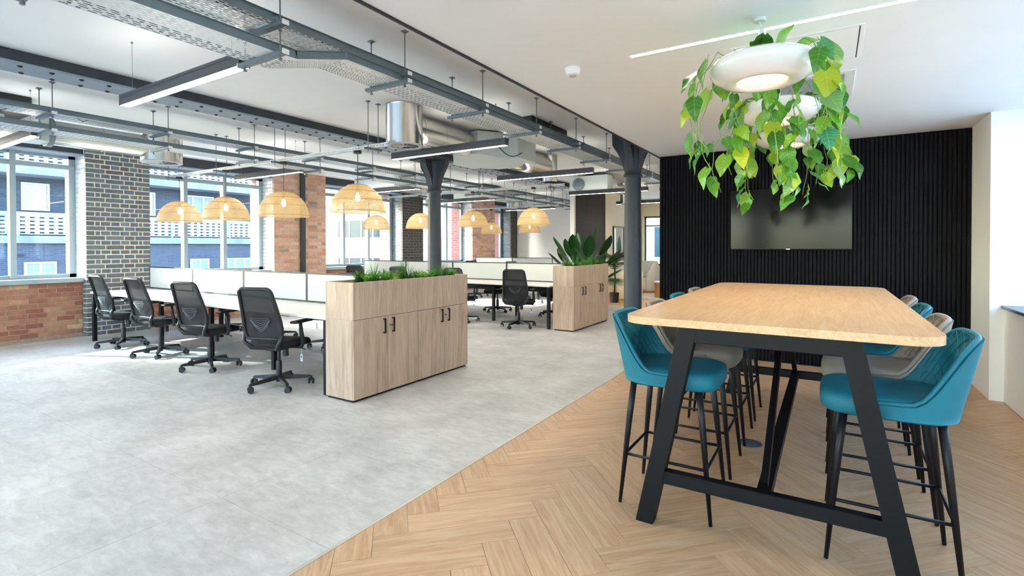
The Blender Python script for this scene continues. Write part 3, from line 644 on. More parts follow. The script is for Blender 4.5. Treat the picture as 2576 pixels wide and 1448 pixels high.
# perforated cross channels that carry the rattan pendants
def chan_mesh():
    b = MB(); n = 20
    b.box(0, 1, -.0205, .0205, .038, .041)
    for s in (-1, 1):
        for i in range(n):
            x0 = i/n; b.box(x0, x0+.018, s*.0205-.001, s*.0205+.001, 0, .04)
        b.box(0, 1, s*.0205-.001, s*.0205+.001, 0, .012).box(0, 1, s*.0205-.001, s*.0205+.001, .026, .04)
    return b.mesh('channel_rail', M['galv'])
ch_me = chan_mesh()
def cross_channel(x0, x1, y, z, rods, label):
    c = thing('support_channel', label, 'metal channel', (0, y, z))
    n = max(1, round(x1-x0)); L = (x1-x0)/n
    for i in range(n): o = ob('channel_rail', ch_me, c, (x0+i*L, 0, 0)); o.scale = (L, 1, 1)
    for xr in rods:
        for dy in (-.075, .075):
            o = ob('hanger_rod', rod_u, c, (xr, dy, -.05)); o.scale = (1, 1, HU-z+.05); ob('ceiling_plate', plate_me, c, (xr, dy, HU-z-.0005))
        o = ob('support_strut', strut_me, c, (xr, 0, -.023), (0, 0, PI/2)); o.scale = (.5, 1, 1)
cross_channel(-9.05, -4.12, 4.06, 2.515, (-8.9, -7.5, -6.1, -4.37), 'slotted metal channel carrying the four pendants over the near desks')
cross_channel(-9.1, -4.05, 8.3, 2.50, (-8.9, -7.4, -5.9, -4.3), 'slotted metal channel carrying the pendants over the middle desks')
cross_channel(-9.1, -6.2, 12.35, 2.50, (-8.9, -7.4, -6.4), 'slotted metal channel carrying the pendants over the far desks')

# ------------------------------------------------------------------ linear luminaires
def linear(x0, x1, y, z, label, group='linear pendant luminaires'):
    t = thing('linear_light', label, 'ceiling light', ((x0+x1)/2, y, z), 0, group); h = (x1-x0)/2
    part('housing', MB().box(-h, h, -.037, -.034, 0, .085).box(-h, h, .034, .037, 0, .085).box(-h, h, -.037, .037, .06, .063).box(-h, -h+.003, -.034, .034, 0, .083).box(h-.003, h, -.034, .034, 0, .083), M['lamp_body'], t)
    part('diffuser', MB().box(-h+.003, h-.003, -.034, .034, .003, .010), M['lamp_glow'], t)
    part('added_uplight', MB().box(-h+.003, h-.003, -.034, .034, .074, .078), M['ceiling_fill'], t)  # upward glow added to each fixture to brighten the ceiling
    for s in (-.83, .83): part('suspension_wire', MB().tube([(s*h, 0, .085), (s*h, 0, HU-z-.014)], .0016, 5).cyl((s*h, 0, HU-z-.014), .008, .013, 8), M['rod'], t)
linear(-4.845, -3.142, 1.85, 2.54, 'grey linear light hanging nearest, below the joggled cable tray')
linear(-4.84, -3.08, 4.84, 2.54, 'linear light crossing in front of the round metal duct')
linear(-4.86, -3.1, 7.36, 2.54, 'linear light just left of the black column by the dropped ceiling')
linear(-4.9, -3.14, 10.3, 2.54, 'linear light passing behind the black column above the far cabinet')
linear(-4.9, -3.14, 13.25, 2.54, 'linear light in the lounge in front of the cream wall')
linear(-8.6, -6.87, 1.85, 2.54, 'linear light at the far left by the first window')
linear(-8.55, -6.79, 4.88, 2.54, 'linear light in front of the tan brick pier')
linear(-8.6, -6.84, 7.55, 2.54, 'linear light right of the largest rattan pendant')
linear(-8.65, -6.89, 10.3, 2.54, 'linear light behind the middle row of rattan pendants')
linear(-8.7, -6.94, 13.6, 2.54, 'linear light farthest back by the white end wall')

# ------------------------------------------------------------------ ducts
def drum(root, x, y, z0, z1, r, blades=True):
    part('drum', MB().lathe([(r*.96, z0), (r, z0+.01), (r, z1-.03), (r*1.02, z1-.025), (r*1.02, z1)], 40, (x, y, 0)), M['duct'], root, True)
    if blades:
        part('grille_ring', MB().lathe([(r*.8, z0+.012), (r*.82, z0-.004), (r*1.0, z0-.004), (r*1.02, z0+.004), (r*.98, z0+.02)], 40, (x, y, 0)), M['grille'], root, True)
        part('grille_back', MB().cyl((x, y, z0+.03), r*.84, .004, 32), M['bolt'], root)
        part('grille_hub', MB().cyl((x, y, z0), r*.12, .02, 12), M['grille'], root)
        gm = MB().add([(r*.1, -.004, .002), (r*.83, -.004, .002), (r*.83, .02, .022), (r*.1, .004, .022), (r*.1, .002, .002), (r*.83, .002, .002), (r*.83, .026, .022), (r*.1, .01, .022)], [(0,1,2,3),(4,7,6,5),(0,4,5,1),(1,5,6,2),(2,6,7,3),(3,7,4,0)]).mesh('grille_blade', M['grille'])
        for k in range(12): ob('grille_blade', gm, root, (x, y, z0), (0, 0, k*PI/6))
def round_duct(root, p, q, r, nm='round_duct', seams=3):
    part(nm, MB().tube([p, q], r, 36, True), M['duct'], root, SM)
    for k in range(seams):
        t = (k+.5)/seams; a = Vector(p).lerp(Vector(q), t); d = (Vector(q)-Vector(p)).normalized()
        part('seam_ring', MB().tube([a-d*.012, a+d*.012], r+.003, 36, True), M['duct'], root, SM)
d1 = thing('air_duct', 'round metal duct and drum diffuser beside the near cable tray', 'air duct')
drum(d1, -4.16, 4.34, 2.56, HU-.001, .21)
round_duct(d1, (-4.3, 4.5, 2.84), (-4.3, 5.7, 2.84), .165)
part('plenum_box', MB().add([(-4.5,5.7,2.68),(-4.1,5.7,2.68),(-4.1,5.7,3.0),(-4.5,5.7,3.0),(-4.75,6.1,2.64),(-3.85,6.1,2.64),(-3.85,6.1,3.0),(-4.75,6.1,3.0)],[(0,1,2,3),(7,6,5,4),(0,4,5,1),(1,5,6,2),(2,6,7,3),(3,7,4,0)]), M['fcu'], d1)
part('fan_unit', MB().bbox(-4.85, -3.7, 6.1, 6.62, 2.65, 2.99, .006), M['fcu'], d1)
part('outlet_box', MB().add([(-4.7,6.62,2.65),(-3.9,6.62,2.65),(-3.9,6.62,2.99),(-4.7,6.62,2.99),(-4.5,6.82,2.64),(-4.1,6.82,2.64),(-4.1,6.82,3.0),(-4.5,6.82,3.0)],[(0,1,2,3),(7,6,5,4),(0,4,5,1),(1,5,6,2),(2,6,7,3),(3,7,4,0)]), M['fcu'], d1)
round_duct(d1, (-4.3, 6.82, 2.83), (-4.3, 7.95, 2.83), .18, seams=1)
drum(d1, -4.22, 8.06, 2.55, HU-.001, .13, False)
part('cable', MB().tube([(-3.45, 5.2+.05*j, 2.645-.09*math.sin(j/12*PI)) for j in range(13)], .006, 6), M['cable'], d1, True)
d2 = thing('air_duct', 'round metal duct and drum diffuser above the blue grey brick pier', 'air duct')
drum(d2, -8.05, 3.52, 2.60, HU-.001, .25)
round_duct(d2, (-8.05, 2.3, 2.80), (-8.05, 3.35, 2.80), .15, seams=1)
part('flange', MB().tube([(-8.05, 2.25, 2.80), (-8.05, 2.31, 2.80)], .175, 36), M['galv_dark'], d2, SM)
part('fan_unit', MB().bbox(-8.6, -7.55, 1.0, 1.78, 2.66, 2.98, .006), M['fcu'], d2)
part('plenum_box', MB().add([(-8.4,1.78,2.68),(-7.7,1.78,2.68),(-7.7,1.78,2.96),(-8.4,1.78,2.96),(-8.2,2.25,2.66),(-7.9,2.25,2.66),(-7.9,2.25,2.95),(-8.2,2.25,2.95)],[(0,1,2,3),(7,6,5,4),(0,4,5,1),(1,5,6,2),(2,6,7,3),(3,7,4,0)]), M['fcu'], d2)
d3 = thing('air_duct', 'metal duct with drum diffuser above the black brick pier', 'air duct')
drum(d3, -8.5, 9.9, 2.6, HU-.001, .2); round_duct(d3, (-8.5, 8.18, 2.83), (-8.5, 9.75, 2.83), .15, seams=2)
part('fan_unit', MB().bbox(-8.8, -7.6, 7.62, 8.18, 2.66, 2.99, .006), M['fcu'], d3)
d4 = thing('air_duct', 'metal duct with drum diffuser before the farthest tan brick pier', 'air duct')
drum(d4, -8.0, 12.9, 2.55, HU-.001, .2); round_duct(d4, (-8.0, 11.6, 2.83), (-8.0, 12.75, 2.83), .15, seams=2)
part('fan_unit', MB().bbox(-8.5, -7.5, 10.7, 11.6, 2.66, 2.99, .006), M['fcu'], d4)
d5 = thing('air_duct', 'pale fan coil unit with tapered metal outlet above the far cabinet', 'air duct')
part('fan_unit', MB().bbox(-4.95, -4.05, 10.4, 10.75, 2.60, 2.96, .006), M['fcu'], d5)
part('inlet_ring', MB().tube([(-4.72, 10.37, 2.78), (-4.72, 10.4, 2.78)], .14, 28).tube([(-4.72, 10.365, 2.78), (-4.72, 10.375, 2.78)], .12, 28), M['galv_dark'], d5, SM)
part('outlet_box', MB().add([(-4.9,10.75,2.6),(-4.1,10.75,2.6),(-4.1,10.75,2.96),(-4.9,10.75,2.96),(-4.65,11.4,2.72),(-4.2,11.4,2.72),(-4.2,11.4,2.92),(-4.65,11.4,2.92)],[(0,1,2,3),(7,6,5,4),(0,4,5,1),(1,5,6,2),(2,6,7,3),(3,7,4,0)]), M['duct'], d5)
round_duct(d5, (-4.4, 11.4, 2.82), (-4.4, 12.6, 2.82), .13, seams=1); drum(d5, -4.4, 12.75, 2.5, HU-.001, .2)
cas = thing('ceiling_recess', 'black metal casing against the ceiling at far left', 'casing')
part('casing', MB().bbox(-7.75, -7.35, .7, 1.95, 2.84, HU-.001, .004), M['cable'], cas); part('bracket', MB().box(-7.62, -7.48, 1.951, 2.0, 2.93, 2.99), M['rod'], cas)
for k in range(4): part('casing_seam', MB().box(-7.352, -7.346, .95+k*.28, .962+k*.28, 2.842, HU-.002), M['bolt'], cas)
cas2 = thing('ceiling_recess', 'black casing above the cable tray by the dropped ceiling', 'casing')
part('casing', MB().bbox(-3.32, -3.13, 5.5, 6.5, 2.93, HU-.001, .004), M['cable'], cas2)

# ------------------------------------------------------------------ things on the lower ceiling
led = thing('led_strip', 'bright recessed LED strip across the lower ceiling', 'ceiling light', (0, 3.163, HL))
part('profile', MB().box(-1.075, 1.2, -.022, -.017, -.004, 0).box(-1.075, 1.2, .017, .022, -.004, 0), M['plastic_white'], led); part('diffuser', MB().box(-1.07, 1.195, -.017, .017, -.003, 0), M['led_glow'], led)
sd = thing('motion_sensor', 'round white motion sensor on the lower ceiling', 'sensor', (-1.481, 3.165, HL))
part('body', MB().lathe([(.001, -.052), (.03, -.05), (.044, -.044), (.05, -.03), (.052, -.008), (.056, -.006), (.056, 0)], 28), M['plastic_white'], sd, SM)
part('lens', MB().lathe([(.001, -.058), (.018, -.056), (.027, -.049)], 20), M['grille'], sd, True)
for nm, lb, c, xy in (('access_hatch', 'large white ceiling access hatch behind the nearest planter lamp', 'hatch', (-.5, .145, 3.385, 3.94)), ('access_hatch', 'small white ceiling hatch close to the slatted wall', 'hatch', (-.35, .13, 6.23, 6.84))):
    h = thing(nm, lb, c, (0, 0, HL)); x0, x1, y0, y1 = xy
    part('panel', MB().box(x0+.006, x1-.006, y0+.006, y1-.006, -.003, 0), M['ceil'], h)
    part('frame', MB().box(x0-.02, x0, y0-.02, y1+.02, -.004, 0).box(x1, x1+.02, y0-.02, y1+.02, -.004, 0).box(x0, x1, y0-.02, y0, -.004, 0).box(x0, x1, y1, y1+.02, -.004, 0), M['ceil'], h)
    part('gap', MB().box(x0, x1, y0, y1, -.0012, 0), M['bolt'], h)
h = thing('air_grille', 'square grey ceiling air grille between the two hatches', 'grille', (0, 0, HL))
part('frame', MB().box(-.52, .15, 4.2, 4.26, -.008, 0).box(-.52, .15, 4.83, 4.89, -.008, 0).box(-.52, -.46, 4.26, 4.83, -.008, 0).box(.09, .15, 4.26, 4.83, -.008, 0), M['plastic_white'], h)
gl = MB().box(-.46, .09, 0, .006, -.006, -.002).mesh('grille_bar', M['grille'])
part('backing', MB().box(-.46, .09, 4.26, 4.83, -.001, 0), M['grille'], h)
for k in range(47): ob('grille_bar', gl, h, (0, 4.264+k*.012, 0))
sd2 = thing('smoke_detector', 'white smoke detector on the high ceiling by the windows', 'sensor', (-7.6, 5.6, HU))
part('body', MB().lathe([(.001, -.05), (.035, -.046), (.045, -.03), (.05, -.004), (.05, 0)], 20), M['plastic_white'], sd2, True); part('base_ring', MB().lathe([(.05, -.012), (.056, -.01), (.056, 0)], 20), M['plastic_white'], sd2, True)

# ------------------------------------------------------------------ television
tv = thing('television', 'black flat television on the slatted wall', 'television', (-.41, 6.895, 0))
part('bezel', MB().bbox(-.635, .635, -.045, -.008, 1.36, 2.09, .004), M['black'], tv); part('screen', MB().box(-.628, .628, -.0475, -.045, 1.372, 2.083), M['tvglass'], tv)
part('badge', MB().box(-.02, .02, -.048, -.045, 1.3625, 1.3685), M['chrome'], tv, label='small silver badge'); part('wall_bracket', MB().box(-.2, .2, -.008, .004, 1.5, 1.9), M['black'], tv)

# ------------------------------------------------------------------ rattan pendants
def rattan_mesh():
    prof = [(.333, 0), (.329, .03), (.318, .085), (.298, .145), (.266, .2), (.222, .248), (.168, .287), (.115, .312), (.075, .325)]
    b = MB(); n = 92; wd = .0046
    for layer, (dr, tw) in enumerate(((0, .95), (-.006, -.95))):
        for k in range(n):
            L = []; R_ = []
            for j, (r, z) in enumerate(prof):
                t = z/.325; a = 2*PI*(k+layer*.5)/n+tw*t*1.15
                ww = wd*(r/.333)**.5*1.15
                da = ww/max(r, .05); q = r+dr
                L.append((q*math.cos(a-da), q*math.sin(a-da), z)); R_.append((q*math.cos(a+da), q*math.sin(a+da), z))
            m = len(prof); b.add(L+R_, [(i, m+i, m+i+1, i+1) for i in range(m-1)])
    return b.mesh('woven_shade', M['rattan'], True)
def torus(r, z, rr, n=48): return MB().tube([(r*math.cos(2*PI*i/n), r*math.sin(2*PI*i/n), z) for i in range(n)], rr, 6, closed=True)
pr = thing('rattan_pendant', 'x', 'pendant light')
ob('woven_shade', rattan_mesh(), pr)
for r, z in ((.331, .012), (.3, .14), (.232, .24), (.12, .312)): part('binding_ring', torus(r, z, .0035), M['rattan_dark'], pr, True)
part('top_cap', MB().lathe([(.001, .333), (.045, .331), (.078, .324)], 20), M['rattan_dark'], pr, True)
part('socket', MB().cyl((0, 0, .235), .019, .1, 12), M['bolt'], pr, True)
part('bulb', MB().lathe([(.001, .125), (.018, .13), (.03, .15), (.032, .168), (.024, .195), (.014, .215), (.012, .236)], 16), M['bulb'], pr, True)
part('cord', MB().tube([(0, 0, .333), (0, 0, .70)], .0035, 6), M['cable'], pr)
part('ceiling_rose', MB().lathe([(.001, .68), (.048, .68), (.05, .684), (.05, .712), (.001, .715)], 20), M['bolt'], pr, SM)
freeze(pr)
zp = 1.80
names = [('pale rattan pendant farthest left, lit by sunlight', -8.72, 4.06), ('rattan pendant second from the left over the near desks', -7.39, 4.06), ('amber rattan pendant third from the left, in front of the tan brick pier', -6.03, 4.06), ('largest rattan pendant, over the cabinet end of the near desks', -4.63, 4.06),
 ('small rattan pendant below right of the largest pendant', -8.85, 8.3), ('rattan pendant partly hidden by the left iron column', -7.5, 8.3), ('rattan pendant right of the left iron column', -6.09, 8.3), ('rattan pendant over the far cabinet end of the middle desks', -4.69, 8.3),
 ('tiny amber rattan pendant by the farthest brick piers', -8.4, 12.35), ('tiny amber rattan pendant straight below a larger one, before the white end wall', -7.11, 12.35)]
for i, (lb, x, y_) in enumerate(names):
    o = pr if i == 0 else copy_tree(pr); o.location = (x, y_, zp-.01*(i > 7)); o.scale = (.94, .94, 1); o.rotation_euler = (0, 0, i*.7); tag(o, lb, None, 'rattan pendants')
    L = bpy.data.lights.new('bulb_light', 'POINT'); L.energy = .8; L.color = (1, .87, .68); L.shadow_soft_size = .035
    lo = bpy.data.objects.new('bulb_light', L); COL.objects.link(lo); lo.parent = o; lo.location = (0, 0, .09)

# ------------------------------------------------------------------ planter lamps over the bar table
def leaf_mesh(L=.1, W=.078, fold=.25, curl=.3):
    b = MB(); nu, nv = 8, 4
    vs = []
    for i in range(nu+1):
        t = i/nu
        half = W/2*(.42, .86, 1, .97, .86, .69, .48, .24, 0)[i]
        back = .13*L*max(0, (1-t*4))
        for j in range(-nv//2, nv//2+1):
            s = j/(nv/2); x = s*half; y = t*L-abs(s)*back*1.0; z = -curl*L*t*t+abs(x)*fold - .006*abs(s)*math.sin(t*9)
            vs.append((x, y, z))
    k = nv+1; fs = [(i*k+j, i*k+j+1, (i+1)*k+j+1, (i+1)*k+j) for i in range(nu) for j in range(nv)]
    b.add(vs, fs)
    b.tube([(0, -.03, .006), (0, -.012, .003), (0, 0, 0)], .0016, 4)
    return b.mesh('leaf', M['leaf'], True)
LEAF = [leaf_mesh(.112, .085), leaf_mesh(.125, .098, .2, .2), leaf_mesh(.098, .074, .3, .45), leaf_mesh(.118, .088, .1, .1)]
lamp_label = ['white planter lamp nearest the camera over the bar table', 'white planter lamp in the middle over the bar table', 'white planter lamp closest to the slatted wall']
plant_label = ['trailing green vine in the nearest planter lamp', 'trailing vine in the middle planter lamp', 'trailing vine in the planter lamp closest to the slatted wall']
for li, yy in enumerate((3.0, 4.0, 5.0)):
    c = (-.305, yy, 2.325)
    t = thing('planter_lamp', lamp_label[li], 'pendant light', c, 0, 'planter lamps')
    R0 = .262
    part('shade', MB().lathe([(.118, -.045), (.125, -.056), (.15, -.062), (.19, -.056), (.235, -.03), (.258, .003), (.262, .025), (.25, .05), (.225, .066), (.205, .066), (.2, .05), (.2, .02), (.001, .015)], 56), M['gloss_white'], t, .9)
    part('diffuser', MB().lathe([(.001, -.022), (.08, -.023), (.119, -.04)], 32), M['warm_glow'], t, True)
    part('soil', MB().lathe([(.001, .056), (.19, .05), (.2, .045)], 24), M['soil'], t, True)
    part('stem_tube', MB().cyl((0, 0, .02), .016, .2, 12), M['plastic_white'], t, SM)
    part('cord', MB().tube([(0, 0, .22), (-.006, .0, .25), (-.012, 0, HL-c[2]-.02)], .004, 6).cyl((-.012, 0, HL-c[2]-.02), .03, .0195, 16), M['cable_w'], t, SM)
    a = thing('trailing_vine', plant_label[li], 'plant', c, 0, 'vines in the planter lamps')
    rnd = random.Random(31+li)
    nv = 12
    for v in range(nv):
        ang = 2*PI*(v+rnd.uniform(-.3, .3))/nv; ln = rnd.uniform(.25, .62); ro = R0+rnd.uniform(.005, .05)
        if li == 0 and 4.1 < ang < 5.4: continue
        pts = [(.17*math.cos(ang), .17*math.sin(ang), .06), (.24*math.cos(ang), .24*math.sin(ang), .085+rnd.uniform(0, .02)), (ro*math.cos(ang), ro*math.sin(ang), .05)]
        n = max(4, int(ln/.055)); sw = rnd.uniform(-.25, .25); bow = rnd.uniform(.02, .17)
        for k in range(1, n+1):
            f_ = k/n; aa = ang+sw*f_; rr = ro+bow*math.sin(f_*PI*.8)+.008*math.sin(k*1.9)
            pts.append((rr*math.cos(aa), rr*math.sin(aa), .05-ln*f_))
        st = part('vine', MB().tube(pts, .0022, 5), M['stem'], a, True)
        for k in range(2, len(pts)):
            if k > 3 and rnd.random() < .42: continue
            p = pts[k]; d = ang+rnd.uniform(-1.3, 1.3)
            o = ob('leaf', rnd.choice(LEAF), st, (p[0]+.03*math.cos(d), p[1]+.03*math.sin(d), p[2]+.004))
            o.rotation_euler = (rnd.uniform(-1.45, -.65), rnd.uniform(-.5, .5), d-PI/2); s = rnd.uniform(.85, 1.25); o.scale = (s, s, s)
    up_ = part('vine', MB().tube([(.05, .02, .05), (.09, .03, .12)], .0022, 5), M['stem'], a)
    for k in range(11):
        d = rnd.uniform(0, 2*PI); r_ = rnd.uniform(.06, .2)
        o = ob('leaf', rnd.choice(LEAF), up_, (r_*math.cos(d), r_*math.sin(d), .075+rnd.uniform(0, .03))); o.rotation_euler = (rnd.uniform(.2, 1.1), rnd.uniform(-.4, .4), d-PI/2+rnd.uniform(-.5, .5)); s = rnd.uniform(.7, 1.1); o.scale = (s, s, s)
    L = bpy.data.lights.new('planter_light', 'SPOT'); L.energy = 16; L.color = (1, .78, .5); L.spot_size = 2.4; L.spot_blend = .6; L.shadow_soft_size = .06
    lo = bpy.data.objects.new('planter_light', L); COL.objects.link(lo); lo.parent = t; lo.location = (0, 0, -.05)

# ------------------------------------------------------------------ bar table
tb = thing('bar_table', 'long oak topped bar table on black A frame legs', 'table', (-.25, 3.9, 0))
def rrect(x0, x1, y0, y1, r, n=8):
    out = []
    for cx, cy, a0 in ((x1-r, y1-r, 0), (x0+r, y1-r, PI/2), (x0+r, y0+r, PI), (x1-r, y0+r, 1.5*PI)):
        for i in range(n+1): a = a0+PI/2*i/n; out.append((cx+r*math.cos(a), cy+r*math.sin(a)))
    return out
o = part('table_top', MB().prism(rrect(-1.42, 1.42, -.645, .645, .13), 0, .036), M['tabletop'], tb, loc=(0, 0, 1.014), rot=(0, 0, PI/2))
for yy in (-1.33, 1.33):
    b = MB()
    fr = part('end_frame', MB().bbox(-.36, .36, yy-.03, yy+.03, .935, 1.0135, .003), M['table_black'], tb)
    for s in (-1, 1):
        part('leg', MB().add([(s*x, y2, z) for z, xa, xb in ((0, .5, .585), (1.0135, .285, .37)) for x, y2 in ((xa, yy-.035), (xb, yy-.035), (xb, yy+.035), (xa, yy+.035))], [(0,1,2,3),(7,6,5,4),(0,4,5,1),(1,5,6,2),(2,6,7,3),(3,7,4,0)]), M['table_black'], tb)
    part('stretcher', MB().bbox(-.46, .46, yy-.025, yy+.025, .215, .28, .003), M['table_black'], tb)
part('long_rail', MB().box(-.03, .03, -1.3, 1.3, .225, .275), M['table_black'], tb)
for s in (-1, 1):
    part('brace', MB().bar((0, s*1.28, .28), (0, s*.1, .985), .06, .03, (1, 0, 0)), M['table_black'], tb)
part('top_rail', MB().box(-.2, .2, -.2, .2, .985, 1.0135).box(-.03, .03, -1.3, 1.3, .96, 1.0135), M['table_black'], tb)
fb = thing('floor_box', 'round dark floor socket under the bar table', 'floor socket', (-.47, 3.95, 0)); part('cover', MB().lathe([(.001, .006), (.07, .006), (.08, .004), (.082, 0)], 24), M['stone_dark'], fb, SM); part('lid', MB().lathe([(.001, .009), (.05, .009), (.054, .006)], 24), M['stone_dark'], fb, SM)

# ------------------------------------------------------------------ bar stools (local: front faces +x)
def stool(vel):
    t = thing('bar_stool', 'x', 'stool')
    # shell: profile sweep from one front wing round the back to the other
    N_, K = 36, 9; W, D = .235, .24
    def outline(a, r):        # superellipse-like plan
        c, s = math.cos(a), math.sin(a); e = .62
        return (D*r*abs(c)**e*(1 if c > 0 else -1), W*r*abs(s)**e*(1 if s > 0 else -1))
    outer, inner = [], []
    a0 = .42*PI
    for i in range(N_+1):
        u = i/N_; a = a0+(2*PI-2*a0)*u; w_ = math.sin(PI*u); h = .055+.345*min(1, (w_/.62))**1.9 if w_ < .62 else .40-.0*(w_)
        h = .055+.268*(.5-.5*math.cos(PI*max(0, min(1, (w_-.3)/.68))))+.025*w_
        for k in range(K+1):
            v = k/K; z = .675+h*v; flare = 1.0+.21*v*(h/.4); thick = .045*(1-.25*v)
            x, y_ = outline(a, flare); back = .035*v*(h/.4)*max(0, -math.cos(a))
            outer.append((x-back, y_, z))
            ln = math.hypot(x, y_); q = 1-thick/ln
            dia = .006*abs(math.sin(u*PI*11+v*PI*3.0))*abs(math.sin(u*PI*11-v*PI*3.0)) if .12 < u < .88 and .2 < v < .97 else 0
            inner.append(((x-back)*q+dia*-(x/ln)*1.0, y_*q-dia*(y_/ln), z))
    b = MB(); k1 = K+1
    fs = [(i*k1+j, (i+1)*k1+j, (i+1)*k1+j+1, i*k1+j+1) for i in range(N_) for j in range(K)]
    b.add(outer, [f[::-1] for f in fs]); part_outer = b
    m = len(outer); allv = outer+inner; f2 = [f[::-1] for f in fs]+[tuple(m+i for i in f) for f in fs]
    for i in range(N_):
        a_, c_ = i*k1+K, (i+1)*k1+K; f2.append((a_, c_, m+c_, m+a_))
        a_, c_ = i*k1, (i+1)*k1; f2.append((c_, a_, m+a_, m+c_))
    for i in (0, N_):
        for j in range(K): f2.append((i*k1+j, i*k1+j+1, m+i*k1+j+1, m+i*k1+j) if i == 0 else (i*k1+j+1, i*k1+j, m+i*k1+j, m+i*k1+j+1))
    part('back_shell', MB().add(allv, f2), vel, t, True)
    # piping along the rim
    part('rim_piping', MB().tube([tuple((Vector(outer[i*k1+K])+Vector(inner[i*k1+K]))/2+Vector((0, 0, .002))) for i in range(N_+1)], .012, 6), vel, t, True)
    # quilting seams as raised welts on the inside of the back
    q = MB()
    for s in (-1, 1):
        for st in range(-4, 13):
            ln_ = []
            for k in range(1, K+1):
                u = (st+s*k*.55+(0 if s > 0 else 5))/13+.08
                if .2 < u < .8:
                    i = int(u*N_); f_ = u*N_-i; A = Vector(inner[i*k1+k]); B = Vector(inner[min(i+1, N_)*k1+k]); p = A.lerp(B, f_); ln_.append(tuple(p+Vector((-p.x, -p.y, 0)).normalized()*.0015))
            if len(ln_) > 1: q.tube(ln_, .0018, 4)
    part('quilting', q, vel, t, True)
    # seat pad: rounded front
    sp = []; n = 40
    def rr(z, k): return [(.02+(.245*k)*abs(math.cos(a))**.45*(1 if math.cos(a) > 0 else -1), (.232*k)*abs(math.sin(a))**.45*(1 if math.sin(a) > 0 else -1), z) for a in [2*PI*i/n for i in range(n)]]
    rings = [rr(.664, .8), rr(.666, .93), rr(.68, .985), rr(.715, 1.0), rr(.745, .97), rr(.757, .88), rr(.762, .6), rr(.764, .2)]
    b = MB(); b.add([p for r in rings for p in r], [(j*n+i, j*n+(i+1) % n, (j+1)*n+(i+1) % n, (j+1)*n+i) for j in range(len(rings)-1) for i in range(n)]+[tuple(range(n))[::-1], tuple((len(rings)-1)*n+i for i in range(n))])
    part('seat', b, vel, t, True)
    lx, ly, fx, fy = .17, .165, .235, .205
    for sx in (-1, 1):
        for sy in (-1, 1):
            part('leg', MB().tube([(sx*lx, sy*ly, .668), (sx*(lx+.02), sy*(ly+.012), .48), (sx*(fx), sy*fy, .004)], [.017, .0165, .009], 10), M['black'], t, True)
    zf = .27; k = lx+(fx-lx)*.62; k2 = ly+(fy-ly)*.62
    part('footrest', MB().tube([(k, -k2, zf), (k, k2, zf)], .008, 8).tube([(k, -k2, zf), (-k, -k2, zf)], .008, 8).tube([(k, k2, zf), (-k, k2, zf)], .008, 8).tube([(-k, -k2, zf), (-k, k2, zf)], .008, 8), M['black'], t, True)
    part('under_frame', MB().bbox(-.18, .18, -.172, .172, .652, .666, .004), M['black'], t)
    freeze(t)
    return t
pts_ = {'teal': stool(M['teal']), 'taupe': stool(M['taupe'])}
first = set()
lbl = {('teal', 0): 'teal velvet bar stool nearest on the', ('taupe', 1): 'taupe velvet bar stool second from the camera on the', ('teal', 2): 'teal velvet bar stool third from the camera on the', ('taupe', 3): 'taupe velvet bar stool farthest on the'}
for side, xx, rz in (('left', -.73, 0), ('right', .23, PI)):
    for i, yy in enumerate((2.87, 3.47, 4.07, 4.67)):
        c = ('teal', 'taupe')[i % 2]; lb = lbl[c, i]+' '+side+' side of the bar table'
        if c in first: dup(pts_[c], (xx, yy, 0), rz, lb, 'velvet bar stools')
        else: first.add(c); o = pts_[c]; o.location = (xx, yy, 0); o.rotation_euler = (0, 0, rz); tag(o, lb, None, 'velvet bar stools')

# ------------------------------------------------------------------ bench desks and screens
EX = [-9.38, -8.03, -6.70, -5.36, -4.005]
def bench(yn, bays, which):
    yd = yn+.80; n = len(bays)-1
    for i in range(n):
        x0, x1 = bays[i], bays[i+1]; end = 'beside the planter cabinet' if i == n-1 else ('nearest the windows' if i == 0 else ('second from the windows' if i == 1 else 'third from the windows'))
        t = thing('bench_desk', 'white double desk bay %s in the %s' % (end, which), 'desk', ((x0+x1)/2, yd, 0), 0, 'bench desks'); h = (x1-x0)/2-.002
        part('desktop', MB().bbox(-h, h, -.80, -.03, .715, .74, .003), M['desktop'], t); part('desktop', MB().bbox(-h, h, .03, .80, .715, .74, .003), M['desktop'], t)
        for sy in (-.47, .47): part('beam', MB().box(-h+.02, h-.02, sy-.03, sy+.03, .66, .714), M['black'], t)
        part('cable_tray', MB().box(-h+.2, h-.2, -.12, .12, .56, .565).box(-h+.2, h-.2, -.12, -.115, .565, .62).box(-h+.2, h-.2, .115, .12, .565, .62), M['black'], t)
        for s in ((-1, 1) if i == 0 else (1,)):
            e_ = (i == 0 and s < 0) or (i == n-1 and s > 0); lx = s*(h-.03) if e_ else s*(h-.0)-.0
            if not e_: lx = s*(h-.03)
            for sy in (-1, 1):
                ly = sy*(.76 if e_ else .42)
                part('leg', MB().bbox(lx-.025, lx+.025, ly-.025, ly+.025, 0, .714, .003), M['black'], t)
            part('leg_rail', MB().box(lx-.02, lx+.02, -.74 if e_ else -.42, .74 if e_ else .42, .67, .7135), M['black'], t)
        s_ = thing('desk_screen', 'grey fabric desk divider screen %s in the %s' % (end, which), 'divider', ((x0+x1)/2, yd, 0), 0, 'desk divider screens')
        part('panel', MB().bbox(-h+.012, h-.012, -.012, .012, .757, 1.078, .003), M['screen_fab'], s_)
        part('frame', MB().box(-h, h, -.016, .016, 1.076, 1.092).box(-h, h, -.016, .016, .742, .758).box(-h, -h+.014, -.016, .016, .758, 1.076).box(h-.014, h, -.016, .016, .758, 1.076).box(-h+.1, -h+.16, -.025, .025, .741, .743).box(h-.16, h-.1, -.025, .025, .741, .743), M['screen_frame'], s_)
